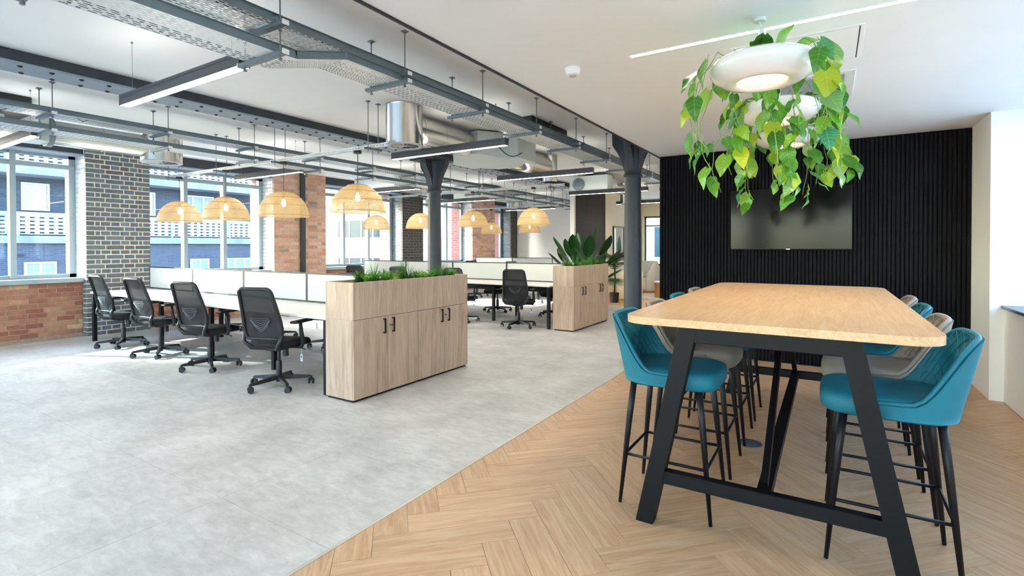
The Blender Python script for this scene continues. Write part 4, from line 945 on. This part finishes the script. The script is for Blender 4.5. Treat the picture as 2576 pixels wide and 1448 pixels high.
bench(3.12, EX, 'near row'); bench(7.62, EX, 'middle row'); bench(11.75, [-9.1, -7.8, -6.49], 'far row')

# ------------------------------------------------------------------ office chairs (local: front faces +y)
ch = thing('office_chair', 'x', 'chair')
for k in range(5):
    a = PI/2+2*PI*k/5+.3; ca, sa = math.cos(a), math.sin(a)
    lg = MB()
    for r0, r1, w0, w1, zt0, zb0, zt1, zb1 in ((.02, .30, .05, .032, .118, .075, .088, .066),):
        lg.add([(r0, -w0/2, zb0), (r0, w0/2, zb0), (r0, w0/2*.8, zt0), (r0, -w0/2*.8, zt0), (r1, -w1/2, zb1), (r1, w1/2, zb1), (r1, w1/2*.8, zt1), (r1, -w1/2*.8, zt1)], [(0,1,2,3),(7,6,5,4),(0,4,5,1),(1,5,6,2),(2,6,7,3),(3,7,4,0)])
    lg.cyl((.3, 0, .05), .012, .03, 8)
    L_ = part('base_leg', lg, M['chair'], ch, rot=(0, 0, a))
    cs = part('caster', MB().bbox(.285, .325, -.008, .008, .03, .06, .004), M['caster'], L_)
    cs.rotation_euler = (0, 0, 0)
    wb = MB()
    for s in (-1, 1): wb.tube([(.308, s*.012, .028), (.308, s*.026, .028)], .028, 16)
    # a pair of wheels turned in a random direction about the pivot
    an = (.4, 1.9, 2.6, .9, 1.4)[k]; c_, s_ = math.cos(an), math.sin(an)
    wb.v = [(.3+(x-.3)*c_-y_*s_, (x-.3)*s_+y_*c_, z) for x, y_, z in wb.v]
    part('wheel', wb, M['caster'], L_, SM)
part('gas_lift', MB().lathe([(.001, .05), (.026, .05), (.028, .06), (.028, .25), (.024, .26), (.016, .262), (.016, .38)], 16), M['chair'], ch, SM)
part('mechanism', MB().bbox(-.09, .09, -.12, .12, .375, .425, .02).bbox(-.15, .15, -.02, .1, .395, .42, .008), M['chair'], ch)
part('tension_knob', MB().cyl((.04, .05, .30), .028, .08, 12), M['chair'], ch, SM)
part('lever', MB().tube([(.1, .06, .39), (.22, .06, .385), (.27, .05, .375)], [.006, .006, .01], 6, flat=.5), M['chair'], ch, True)
rings = []; n = 36
for z, k, dz in ((.415, .86, 0), (.418, .95, 0), (.435, 1, 0), (.462, .99, 0), (.48, .93, .0), (.486, .75, 0), (.484, .3, 0)):
    for i in range(n):
        a = 2*PI*i/n; x = .245*k*abs(math.cos(a))**.5*(1 if math.cos(a) > 0 else -1); y_ = .03+.235*k*abs(math.sin(a))**.5*(1 if math.sin(a) > 0 else -1)
        rings.append((x, y_, z-(.035*max(0, (y_-.1)/.17)**2 if z > .43 else .01*max(0, (y_-.1)/.17))))
m = 7
part('seat', MB().add(rings, [(j*n+i, j*n+(i+1) % n, (j+1)*n+(i+1) % n, (j+1)*n+i) for j in range(m-1) for i in range(n)]+[tuple(range(n))[::-1], tuple((m-1)*n+i for i in range(n))]), M['chair_seat'], ch, True)
def by(z): return -.205-.0*z+(-.02*math.sin((z-.5)/.5*PI*.9))-.13*max(0, (z-.62)/.4)**1.5
def half(z): return .215-.04*max(0, (z-.62)/.4)**1.2-.05*max(0, (.6-z)/.1)**2
zs = [.515, .53, .56, .62, .7, .78, .86, .93, .97, .985, .998, 1.005, 1.008]
side = []
for z in zs:
    hw = half(z)
    if z > .97: hw -= .04*((z-.97)/.038)**2.4
    side.append((hw, by(z), z))
loop = [(-x, y_, z) for x, y_, z in side[::-1]][:-0 or None]
full = side+[(-x, y_, z) for x, y_, z in side[::-1]]
part('back_frame', MB().tube(full, .019, 8, closed=True, flat=.85), M['chair'], ch, True)
bmv = []; kx = 7
for z in zs:
    hw = half(z)-(.04*((z-.97)/.038)**2.4 if z > .97 else 0)
    for i in range(kx): u = -1+2*i/(kx-1); bmv.append((u*hw, by(z)-.012*(1-u*u)+.006, z))
part('back_mesh', MB().add(bmv, [(j*kx+i, j*kx+i+1, (j+1)*kx+i+1, (j+1)*kx+i) for j in range(len(zs)-1) for i in range(kx-1)]), M['chair_mesh'], ch, True)
lb_ = MB()
for k in range(7):
    z0 = .72-.013*k; dp = .004+.009*k; hwk = .105-.004*k
    lb_.tube([(hwk*(i/6-1)*1.0 if False else -hwk+2*hwk*i/12, by(z0)-.022, z0-dp*(1-abs(i-6)/6)) for i in range(13)], .0022, 4)
lb_.tube([(-.11, by(.7)-.022, .70), (-.05, by(.63)-.022, .635), (0, by(.61)-.024, .605), (.05, by(.63)-.022, .635), (.11, by(.7)-.022, .70)], .005, 6)
part('lumbar_support', lb_, M['lumbar'], ch, True)
for s in (-1, 1): part('back_arm', MB().tube([(s*.215, by(.56), .56), (s*.205, -.235, .49), (s*.15, -.2, .425), (s*.06, -.1, .405), (0, -.03, .4)], [.016, .02, .024, .024, .02], 8), M['chair'], ch, True)
for s in (-1, 1):
    ar = part('armrest', MB().tube([(s*.12, .02, .405), (s*.25, .02, .41), (s*.275, .01, .45), (s*.27, -.01, .56), (s*.268, -.02, .655)], [.014, .018, .02, .018, .016], 8, flat=1.3), M['chair'], ch, True)
    part('arm_pad', MB().bbox(s*.268-.042, s*.268+.042, -.13, .13, .655, .68, .01), M['chair'], ar)
freeze(ch)
def hang_tag(o):
    t = part('hang_tag', MB().box(-.024, .024, -.0006, .0006, -.075, 0).tube([(0, 0, 0), (-.005, 0, .05)], .001, 4), M['paper'], o, loc=(.22, .06, .325), rot=(0, 0, -.5), label='white paper tag')
    part('print', MB().box(-.011, .011, -.0012, -.0006, -.042, -.016).box(-.02, .02, -.0012, -.0006, -.007, -.003).box(-.015, -.005, -.0012, -.0006, -.062, -.056).box(.005, .015, -.0012, -.0006, -.062, -.056), M['ink'], t)
CH = [(-8.54, 3.22, .05, 'mesh office chair farthest left at the near desks, lit by the sun', 0), (-7.40, 3.2, .12, 'mesh office chair second from the windows at the near desks', 0), (-6.12, 3.165, .22, 'mesh office chair third from the windows at the near desks', 0), (-4.70, 3.10, .3, 'black mesh office chair nearest the camera beside the oak cabinet', 1),
 (-8.6, 4.75, PI+.2, 'office chair on the far side of the near desks by the windows', 0), (-7.25, 4.72, PI-.3, 'office chair on the far side of the near desks, second from the windows', 0), (-5.95, 4.75, PI+.2, 'office chair on the far side of the near desks, third from the windows', 1), (-4.62, 4.7, PI-.2, 'office chair on the far side of the near desks behind the oak cabinet', 0),
 (-8.55, 7.62, .3, 'office chair top seen left of the near planter grass', 0), (-7.25, 7.62, .15, 'office chair top seen behind the middle of the near planter', 0), (-5.85, 7.62, .1, 'office chair seen right of the left iron column', 1), (-4.60, 7.6, .3, 'black mesh office chair seen whole in front of the middle desks', 1),
 (-7.4, 9.25, PI+.3, 'office chair across the middle desks by the windows', 0), (-6.1, 9.2, PI-.4, 'office chair across the middle desks, second from the far cabinet', 1), (-4.72, 9.17, PI+.3, 'office chair across the middle desks beside the far cabinet', 1),
 (-8.42, 11.65, .1, 'office chair at the far desks with its top left of centre', 0), (-7.05, 11.65, -.1, 'office chair at the far desks with its top right of centre', 0)]
roots = []
for i, (x, y_, rz, lb, tg) in enumerate(CH):
    o = ch if i == 0 else copy_tree(ch); roots.append(o)
    o.location = (x, y_, 0); o.rotation_euler = (0, 0, rz); tag(o, lb, None, 'office chairs')
for o, c in zip(roots, CH):
    if c[4]: hang_tag(o)

# ------------------------------------------------------------------ cabinets with planters
def cabinet(x0, x1, y0, y1, lock, label):
    t = thing('storage_cabinet', label, 'cabinet', ((x0+x1)/2, (y0+y1)/2, 0), 0, 'oak storage cabinets'); hx, hy = (x1-x0)/2, (y1-y0)/2
    part('plinth', MB().box(-hx+.02, hx-.025, -hy+.01, hy-.01, 0, .02), M['black'], t)
    part('carcass', MB().bbox(-hx, hx-.019, -hy, hy, .02, .742, .0015), M['laminate'], t)
    for s in (-1, 1):
        d = part('door', MB().bbox(hx-.018, hx, min(s*.002, s*(hy-.001)), max(s*.002, s*(hy-.001)), .022, .739, .0015), M['laminate'], t)
        hb = MB(); yh = s*.058
        hb.bar((hx+.026, yh, .585), (hx+.026, yh, .715), .011, .011, (1, 0, 0)).box(hx, hx+.03, yh-.0055, yh+.0055, .58, .591).box(hx, hx+.03, yh-.0055, yh+.0055, .709, .72)
        part('handle', hb, M['black'], d)
        if s > 0:
            lk = MB().cyl((hx, .018, .65), .009, .008, 12, 0)
            if lock: lk.tube([(hx+.008, .018, .65), (hx+.03, .018, .65)], .003, 6).bbox(hx+.02, hx+.03, .01, .05, .642, .658, .002)
            part('lock', lk, M['chrome'], d)
def planter(x0, x1, y0, y1, label):
    t = thing('planter_box', label, 'planter', ((x0+x1)/2, (y0+y1)/2, .7425), 0, 'oak planter boxes'); hx, hy = (x1-x0)/2, (y1-y0)/2; w_ = .018; H = .338
    for nm, b in (('long_panel', MB().bbox(hx-w_, hx, -hy, hy, 0, H, .0015)), ('long_panel', MB().bbox(-hx, -hx+w_, -hy, hy, 0, H, .0015)), ('end_panel', MB().bbox(-hx+w_, hx-w_, -hy, -hy+w_, 0, H, .0015)), ('end_panel', MB().bbox(-hx+w_, hx-w_, hy-w_, hy, 0, H, .0015))): part(nm, b, M['laminate'], t)
    part('base', MB().box(-hx+w_, hx-w_, -hy+w_, hy-w_, 0, .02), M['laminate'], t)
    part('soil', MB().box(-hx+w_, hx-w_, -hy+w_, hy-w_, .02, H-.05), M['soil'], t)
cabinet(-3.985, -3.605, 3.105, 3.949, True, 'oak two door cabinet nearest the camera with a silver lock'); cabinet(-3.985, -3.605, 3.952, 4.797, False, 'oak two door cabinet at the right end of the near pair')
planter(-3.985, -3.605, 3.105, 4.797, 'long oak planter box on the near cabinets')
cabinet(-3.925, -3.545, 7.60, 8.37, False, 'oak two door cabinet at the left end of the far pair'); cabinet(-3.925, -3.545, 8.373, 9.145, True, 'oak two door cabinet at the right end of the far pair')
planter(-3.925, -3.545, 7.60, 9.145, 'long oak planter box on the far cabinets')
def blades(n, h, spread, w_, mat, seed, lean=.6):
    r = random.Random(seed); b = MB()
    for i in range(n):
        a = r.uniform(0, 2*PI); rr = r.uniform(0, .025); L = h*r.uniform(.55, 1.1); ln = r.uniform(.1, lean); x0, y0 = rr*math.cos(a), rr*math.sin(a); ca, sa = math.cos(a), math.sin(a); px, py = -sa*w_, ca*w_
        vs = []
        for k in range(5):
            t = k/4; d = spread*ln*t**1.7*1.4; z = L*t*(1-.25*ln*t); q = 1-t*.92
            vs += [(x0+ca*d+px*q, y0+sa*d+py*q, z), (x0+ca*d-px*q, y0+sa*d-py*q, z)]
        b.add(vs, [(2*k, 2*k+1, 2*k+3, 2*k+2) for k in range(4)])
    return b.mesh('grass_blades', mat, True)
def fern(n, h, mat, seed):
    r = random.Random(seed); b = MB()
    for i in range(n):
        a = r.uniform(0, 2*PI); L = h*r.uniform(.6, 1.05); ln = r.uniform(.1, .8); ca, sa = math.cos(a), math.sin(a)
        for k in range(2, 10):
            t = k/9; d = L*ln*t**1.4; z = L*t*(1-.3*ln*t); s = .028*(1.15-t)
            for sg in (-1, 1):
                ox, oy = -sa*sg*s, ca*sg*s
                b.add([(ca*d, sa*d, z), (ca*d+ox+ca*.006, sa*d+oy+sa*.006, z+.006), (ca*d+ox*.9+ca*.016, sa*d+oy*.9+sa*.016, z+.012), (ca*d+ca*.012, sa*d+sa*.012, z+.006)], [(0, 1, 2, 3)])
    return b.mesh('fern_fronds', mat, True)
def moss(seed):
    r = random.Random(seed); b = MB()
    for i in range(150):
        th = r.uniform(0, 2*PI); ph = r.uniform(0, PI*.55); d = Vector((math.sin(ph)*math.cos(th), math.sin(ph)*math.sin(th), math.cos(ph))); p = d*.05; q = d*r.uniform(.065, .08); s = d.cross(Vector((0, 0, 1)))
        s = s.normalized()*.006 if s.length > .01 else Vector((.006, 0, 0))
        b.add([p-s, p+s, q+s*.6, q-s*.6], [(0, 1, 2, 3)])
    return b.mesh('moss_leaves', M['moss'])
KINDS = {'grass_tuft': [blades(58, .24, .16, .0035, M['grass'], 1), blades(50, .2, .2, .0035, M['grass'], 2, .9)], 'fern_clump': [fern(20, .13, M['fern'], 3), fern(22, .11, M['fern'], 4)], 'moss_clump': [moss(5)]}
def fill(x0, x1, y0, y1, z, seed, seq, word):
    r = random.Random(seed); n = len(seq)
    for i, k in enumerate(seq):
        for row in (0, 1):
            kk = k if row == 0 else seq[(i*3+1) % n]
            o = ob(kk, r.choice(KINDS[kk]), None, (x0+(.12 if row else .27)*(x1-x0)/.38+r.uniform(-.03, .03), y0+(i+.5+r.uniform(-.3, .3))*(y1-y0)/n, z), (0, 0, r.uniform(0, 6))); s = r.uniform(.8, 1.15); o.scale = (s, s, s)
            lb = {'grass_tuft': 'dark green grass tuft in the planter on the %s cabinets', 'fern_clump': 'bright green fern clump in the planter on the %s cabinets', 'moss_clump': 'yellow green moss clump in the planter on the %s cabinets'}[kk] % word
            tag(o, lb, 'plant', kk.replace('_', ' ')+'s in the %s planter' % word)
g_, f_, m_ = 'grass_tuft', 'fern_clump', 'moss_clump'
fill(-3.985, -3.605, 3.28, 4.68, 1.03, 5, [f_, g_, f_, m_, f_, g_, f_, f_, g_, g_, f_], 'near'); fill(-3.925, -3.545, 7.68, 9.08, 1.03, 9, [g_, g_, f_, g_, f_, g_, g_, f_, g_], 'far')

# ------------------------------------------------------------------ steel post on the tan pier
sp_ = thing('steel_post', 'slim dark steel post on the face of the tan brick pier', 'post', (-9.78, 7.06, 0)); part('web', MB().bbox(-.055, .01, -.05, .05, 0, HU-.001, .004), M['steel'], sp_); part('base_plate', MB().bbox(-.06, .05, -.09, .09, 0, .015, .003), M['steel'], sp_)

# ------------------------------------------------------------------ plants beyond the far cabinet
bp = thing('bird_of_paradise', 'tall dark leaved plant in a pot behind the far cabinet', 'plant', (-4.62, 10.45, 0))
part('pot', MB().lathe([(.001, 0), (.17, 0), (.2, .35), (.205, .42), (.19, .42), (.185, .36), (.001, .35)], 24), M['pot'], bp, SM); part('soil', MB().lathe([(.001, .37), (.185, .365)], 20), M['soil'], bp)
def paddle(L, W):
    b = MB(); nu = 9; vs = []
    for i in range(nu+1):
        t = i/nu; hw = W/2*math.sin(PI*min(1, t*.96+.04))**.7
        for j in (-2, -1, 0, 1, 2): vs.append((j/2*hw, .22*L*t*t, L*t+abs(j)*.0-.02*L*t)); vs[-1] = (vs[-1][0], vs[-1][1]+abs(j/2)*hw*.45, vs[-1][2])
    return b.add(vs, [(i*5+j, i*5+j+1, (i+1)*5+j+1, (i+1)*5+j) for i in range(nu) for j in range(4)]).mesh('leaf', M['bird_leaf'], True)
PD = [paddle(.6, .22), paddle(.55, .26), paddle(.48, .24)]
rb = random.Random(12)
for k, (az, tilt, hs, me) in enumerate([(0, .05, .92, 0), (2.2, .28, .72, 2), (-2.0, .32, .8, 1), (-1.3, .55, .75, 1), (1.2, .5, .62, 2), (2.8, .8, .5, 1), (-2.6, .6, .6, 0), (.6, .35, .6, 1), (-.6, .6, .66, 2), (-1.8, .85, .55, 1), (1.8, .7, .55, 0), (.2, .9, .5, 2), (3.1, .5, .7, 1), (-.9, .3, .85, 1), (2.5, .15, .95, 2), (-2.4, .2, .6, 0), (1.5, .25, .5, 1), (-1.6, .4, 1.0, 2), (.0, .65, .75, 0), (2.9, .95, .62, 2), (-.3, .45, .95, 1), (-2.9, .4, .9, 1)]):
    d = Vector((math.sin(tilt)*math.cos(az), math.sin(tilt)*math.sin(az), math.cos(tilt))); p = Vector((.03*math.cos(az), .03*math.sin(az), .36)); q = p+d*hs
    st = part('stalk', MB().tube([p, q], [.011, .006], 6), M['bird_leaf'], bp, True)
    o = ob('leaf', PD[me], st, q, (-tilt*.8-.1, 0, az-PI/2+rb.uniform(-.4, .4)))
pm = thing('potted_palm', 'feathery palm in a black pot beside the cream armchair', 'plant', (-4.55, 12.15, 0))
part('pot', MB().lathe([(.001, 0), (.1, 0), (.12, .25), (.11, .25), (.001, .23)], 20), M['pot'], pm, SM)
part('trunk', MB().tube([(0, 0, .22), (.02, 0, .6), (0, .02, .95)], .02, 8), M['soil'], pm, True)
for k in range(16):
    az = k*2.4; el = (.25, .7, 1.1, .5)[k % 4]; L = (.75, .65, .55, .8)[k % 4]; z0 = (.95, .85, .55, .95)[k % 4]; b = MB(); pts = []
    for j in range(9):
        t = j/8; d = L*(math.sin(el)*t+.25*t*t); z = z0+L*(math.cos(el)*t-.55*t*t); pts.append(Vector((d*math.cos(az), d*math.sin(az), z)))
    b.tube(pts, .004, 4); s = Vector((-math.sin(az), math.cos(az), 0))
    for j in range(1, 9):
        for sg in (-1, 1):
            for h_ in (0, .5):
                p = pts[j-1].lerp(pts[j], h_); fwv = (pts[j]-pts[j-1]).normalized(); ll = .2*math.sin(PI*(j+h_)/9.6)+.05; tip = p+s*sg*ll+fwv*ll*.7+Vector((0, 0, -.05)); wv = fwv*.012
                b.add([p-wv, p+wv, (p+tip)/2+wv, tip, (p+tip)/2-wv], [(0, 1, 2, 3, 4)])
    part('frond', b, M['palm_leaf'], pm)

# ------------------------------------------------------------------ lounge
def tub(name, label, loc, rz, mat, r=.38, hs=.42, hb=.74):
    t = thing(name, label, 'armchair', loc, rz)
    part('seat', MB().lathe([(.001, hs), (r*.8, hs), (r*.88, hs-.03), (r*.9, .1), (r*.85, .05), (.001, .05)], 32), mat, t, True)
    b = MB(); n = 24; vs = []
    prof = [(r*.9, .05), (r*1.0, .12), (r*1.05, .4), (r*1.04, hb-.06), (r*.98, hb), (r*.88, hb-.03), (r*.82, hs+.02)]
    m = len(prof)
    for i in range(n+1):
        a = PI*.2+PI*1.6*i/n; e = min(1, math.sin(PI*i/n)*2.2+.25)
        for rr, z in prof: vs.append((rr*math.cos(a+PI/2+0), rr*math.sin(a+PI/2), z if z < hs else hs+(z-hs)*e))
    b.add(vs, [(i*m+j, (i+1)*m+j, (i+1)*m+j+1, i*m+j+1) for i in range(n) for j in range(m-1)]+[tuple(range(m)), tuple(n*m+j for j in range(m))[::-1]])
    part('back', b, mat, t, True); part('base_ring', MB().lathe([(r*.8, 0), (r*.88, 0), (r*.88, .05), (r*.8, .05)], 32), M['brass'], t)
tub('tub_armchair', 'cream boucle tub armchair with a brass base ring', (-4.5, 13.0, .004), 2.0, M['cream_fab'])
tub('tub_armchair', 'pale high backed armchair seen right of the iron column', (-4.85, 15.5, .004), 3.0, M['sofa_white'], .42, .43, .95)
so_ = thing('lounge_sofa', 'cream rounded sofa in the far lounge', 'sofa', (-3.3, 15.7, .004), 0); part('seat', MB().bbox(-.9, .9, -.4, .4, .05, .42, .08), M['cream_fab'], so_, True); part('backrest', MB().bbox(-.95, .95, .3, .5, .05, .78, .09), M['cream_fab'], so_, True)
[part('leg', MB().cyl((sx, sy, 0), .03, .06, 10), M['brass'], so_) for sx in (-.8, .8) for sy in (-.3, .4)]
part('cushion', MB().bbox(-.7, -.3, .12, .28, .43, .8, .06), M['sofa_white'], so_, True); part('cushion', MB().bbox(-.2, .25, .12, .28, .43, .8, .06), M['cream_fab'], so_, True)
ct = thing('coffee_table', 'low warm oak drum table by the slatted wall edge', 'table', (-3.72, 14.0, .0165)); part('body', MB().lathe([(.001, 0), (.34, 0), (.34, .4), (.001, .4)], 32), M['wood_warm'], ct, SM); part('top', MB().lathe([(.001, .43), (.36, .43), (.36, .4), (.001, .4)], 32), M['plastic_white'], ct, SM)
rg = thing('lounge_rug', 'pale patterned rug under the lounge seats', 'rug', (-4.0, 14.22, .004)); part('pile', MB().bbox(-1.1, 1.1, -.78, .78, 0, .012, .004), P('rug_pile', 'd8cfc2', .95, var=.25, vscale=9, bump=.5, bscale=200), rg)
pc = thing('framed_picture', 'framed abstract picture with a green leaf shape on the cream wall', 'picture', (-5.59, 15.25, 1.5)); part('canvas', MB().box(.001, .02, -.43, .43, -.5, .5), M['art_back'], pc)
part('frame', MB().box(.001, .035, -.46, -.43, -.53, .53).box(.001, .035, .43, .46, -.53, .53).box(.001, .035, -.43, .43, -.53, -.5).box(.001, .035, -.43, .43, .5, .53), M['black'], pc)
lf = [(0, -.42), (-.14, -.2), (-.2, .0), (-.1, .2), (.02, .3), (.14, .12), (.2, -.1), (.12, -.3)]
part('painted_leaf', MB().add([(.021, x+.05, z-.05) for x, z in lf], [tuple(range(len(lf)))]), M['art_leaf'], pc); part('painted_streak', MB().box(.0205, .0212, -.36, -.26, -.45, .45).box(.0205, .0212, .28, .33, -.2, .48), M['gloss_white'], pc)
fp = thing('filament_lamp', 'small bare bulb lamp above the lounge window', 'ceiling light', (-3.85, 14.6, 2.3)); part('holder', MB().cyl((0, 0, .05), .03, .12, 12).tube([(0, 0, .17), (0, 0, HU-2.3-.001)], .005, 6), M['black'], fp); part('bulb', MB().lathe([(.001, -.06), (.03, -.045), (.04, -.01), (.025, .03), (.015, .05)], 16), M['bulb'], fp, True)

# ------------------------------------------------------------------ outside
GZ = -4.0
struct('street', MB().box(-120, 90, -120, 120, GZ-.2, GZ), M['bounce_paving'], 'pale paved street outside the windows')  # ground spread all round, paled to bounce sunlight onto the ceilings
def slotted(b, y0, y1, z0, z1, x, t, ny_, nz_):
    cw, chh = (y1-y0)/ny_, (z1-z0)/nz_
    for i in range(ny_):
        for j in range(nz_):
            a, c = y0+i*cw, z0+j*chh; hy, hz = cw*.27, chh*.2; cy, cz = a+cw/2, c+chh/2
            o = [(a, c), (a+cw, c), (a+cw, c+chh), (a, c+chh)]; q = [(cy-hy, cz-hz), (cy+hy, cz-hz), (cy+hy, cz+hz), (cy-hy, cz+hz)]
            b.add([(x, *p) for p in o]+[(x, *p) for p in q]+[(x-t, *p) for p in q], [(k, (k+1) % 4, 4+(k+1) % 4, 4+k) for k in range(4)]+[(4+k, 4+(k+1) % 4, 8+(k+1) % 4, 8+k) for k in range(4)])
blk = thing('apartment_block', 'blue grey brick flats with pierced concrete balconies across the street', 'building', (0, 0, GZ))
part('wall', MB().box(-34, -28.2, 2, 20.5, 0, 18).box(-28.2, -27.15, 2, 20.5, 0, 1.58-GZ), M['blue_brick'], blk)  # upper storeys raised out of view to keep sun off the end wall
for fl_ in range(4):
    z = 1.6-GZ+fl_*2.75
    part('balcony_slab', MB().box(-28.2, -26.95, 2, 20.5, z-.02, z+.28), M['conc_stain'], blk)
    b = MB(); slotted(b, 2, 20.5, z+.33, z+1.08, -27.0, .12, 63, 5); part('balcony_screen', b, M['conc'], blk)
    part('balcony_rail', MB().box(-27.14, -26.97, 2, 20.5, z+1.08, z+1.22), M['conc'], blk)
    for yy in (6.7, 9.4, 12.2, 15.0, 17.8): part('balcony_joint', MB().box(-27.0, -26.93, yy-.03, yy+.03, z+.28, z+1.2), M['conc'], blk)
def far_window(y0, y1, z0, z1, x, nmull):
    f = MB().box(x, x+.08, y0, y1, z0, z0+.08).box(x, x+.08, y0, y1, z1-.08, z1).box(x, x+.08, y0, y0+.08, z0+.08, z1-.08).box(x, x+.08, y1-.08, y1, z0+.08, z1-.08)
    for k in range(nmull): yy = y0+(y1-y0)*(k+1)/(nmull+1); f.box(x, x+.07, yy-.04, yy+.04, z0+.08, z1-.08)
    w_ = part('window', f, M['upvc'], blk); part('pane', MB().box(x+.001, x+.03, y0+.08, y1-.08, z0+.08, z1-.08), M['pale_glass'], w_)
for y0, y1 in ((6.9, 7.9), (13.1, 14.0), (14.8, 16.4), (18.2, 19.2)): far_window(y0, y1, -.5-GZ, .83-GZ, -27.15, 1 if y1-y0 < 1.2 else 2)
for y0, y1 in ((7.1, 8.0), (10.6, 12.0), (13.2, 14.8), (17.4, 18.4)): far_window(y0, y1, 2.95-GZ, 4.1-GZ, -28.2, 0 if y1-y0 < 1.1 else 2)
part('wall_lamp', MB().tube([(-27.15, 6.75, 1.1-GZ), (-26.9, 6.88, 1.1-GZ)], .045, 10), M['steel'], blk)
cbg = thing('office_building', 'cream rendered office building with bands of windows beyond the street', 'building', (-32.3, 28.2, GZ), 0.2)
part('wall', MB().box(-16, 16, 0, 10, 0, 15), M['cream_wall'], cbg)
for r_ in range(5):
    zt = 3.6-GZ+(r_-2)*3.0
    for c_ in range(11):
        u0 = -9.0+c_*1.45 if c_ < 5 else -1.8+(c_-5)*1.13
        if c_ < 5 and c_ > 2: continue
        w_ = part('window', MB().box(u0, u0+1.13, -.06, 0, zt-1.5, zt-1.43).box(u0, u0+1.13, -.06, 0, zt-.07, zt).box(u0, u0+.05, -.06, 0, zt-1.43, zt-.07).box(u0+1.08, u0+1.13, -.06, 0, zt-1.43, zt-.07), M['upvc'], cbg)
        part('pane', MB().box(u0+.05, u0+1.08, -.03, -.002, zt-1.43, zt-.07), M['dark_glass'], w_)
    for u0 in (6.6, 9.2): w_ = part('window', MB().box(u0, u0+.9, -.06, 0, zt-1.5, zt), M['upvc'], cbg); part('pane', MB().box(u0+.05, u0+.85, -.065, -.06, zt-1.45, zt-.05), M['dark_glass'], w_)
tw = struct('sun_block_tower'); tw.location = (-34, -31.8, GZ); part('wall', MB().box(-7, 7, -17, 17.2, 0, 26), M['tower'], tw); part('roof', MB().box(-7.2, 7.2, -17.2, 17.4, 26, 26.4), M['conc'], tw)  # unseen tower placed to block sun from the near left windows
gb = thing('stone_building', 'pale stone building seen through the lounge window', 'building', (3, 34, GZ)); part('wall', MB().box(-14, 14, 0, 6, 0, 14), M['conc'], gb)
for c_ in range(8):
    for r_ in range(3): w_ = part('window', MB().box(-13+c_*3.3, -11.6+c_*3.3, -.05, 0, 1+r_*3.6, 3.2+r_*3.6), M['upvc'], gb); part('pane', MB().box(-12.9+c_*3.3, -11.7+c_*3.3, -.08, -.05, 1.1+r_*3.6, 3.1+r_*3.6), M['dark_glass'], w_)
nb = struct('sky_block_building'); nb.location = (15, 4, GZ); part('wall', MB().box(0, 8, -16, 14, 0, 15), M['conc'], nb)  # unseen building added to cut sky light at the right windows
for r_ in range(4):
    for c_ in range(9): w_ = part('window', MB().box(-.06, 0, -15+c_*3.2, -13.6+c_*3.2, 1.2+r_*3.4, 3.2+r_*3.4), M['upvc'], nb); part('pane', MB().box(-.075, -.06, -14.9+c_*3.2, -13.7+c_*3.2, 1.3+r_*3.4, 3.1+r_*3.4), M['dark_glass'], w_)
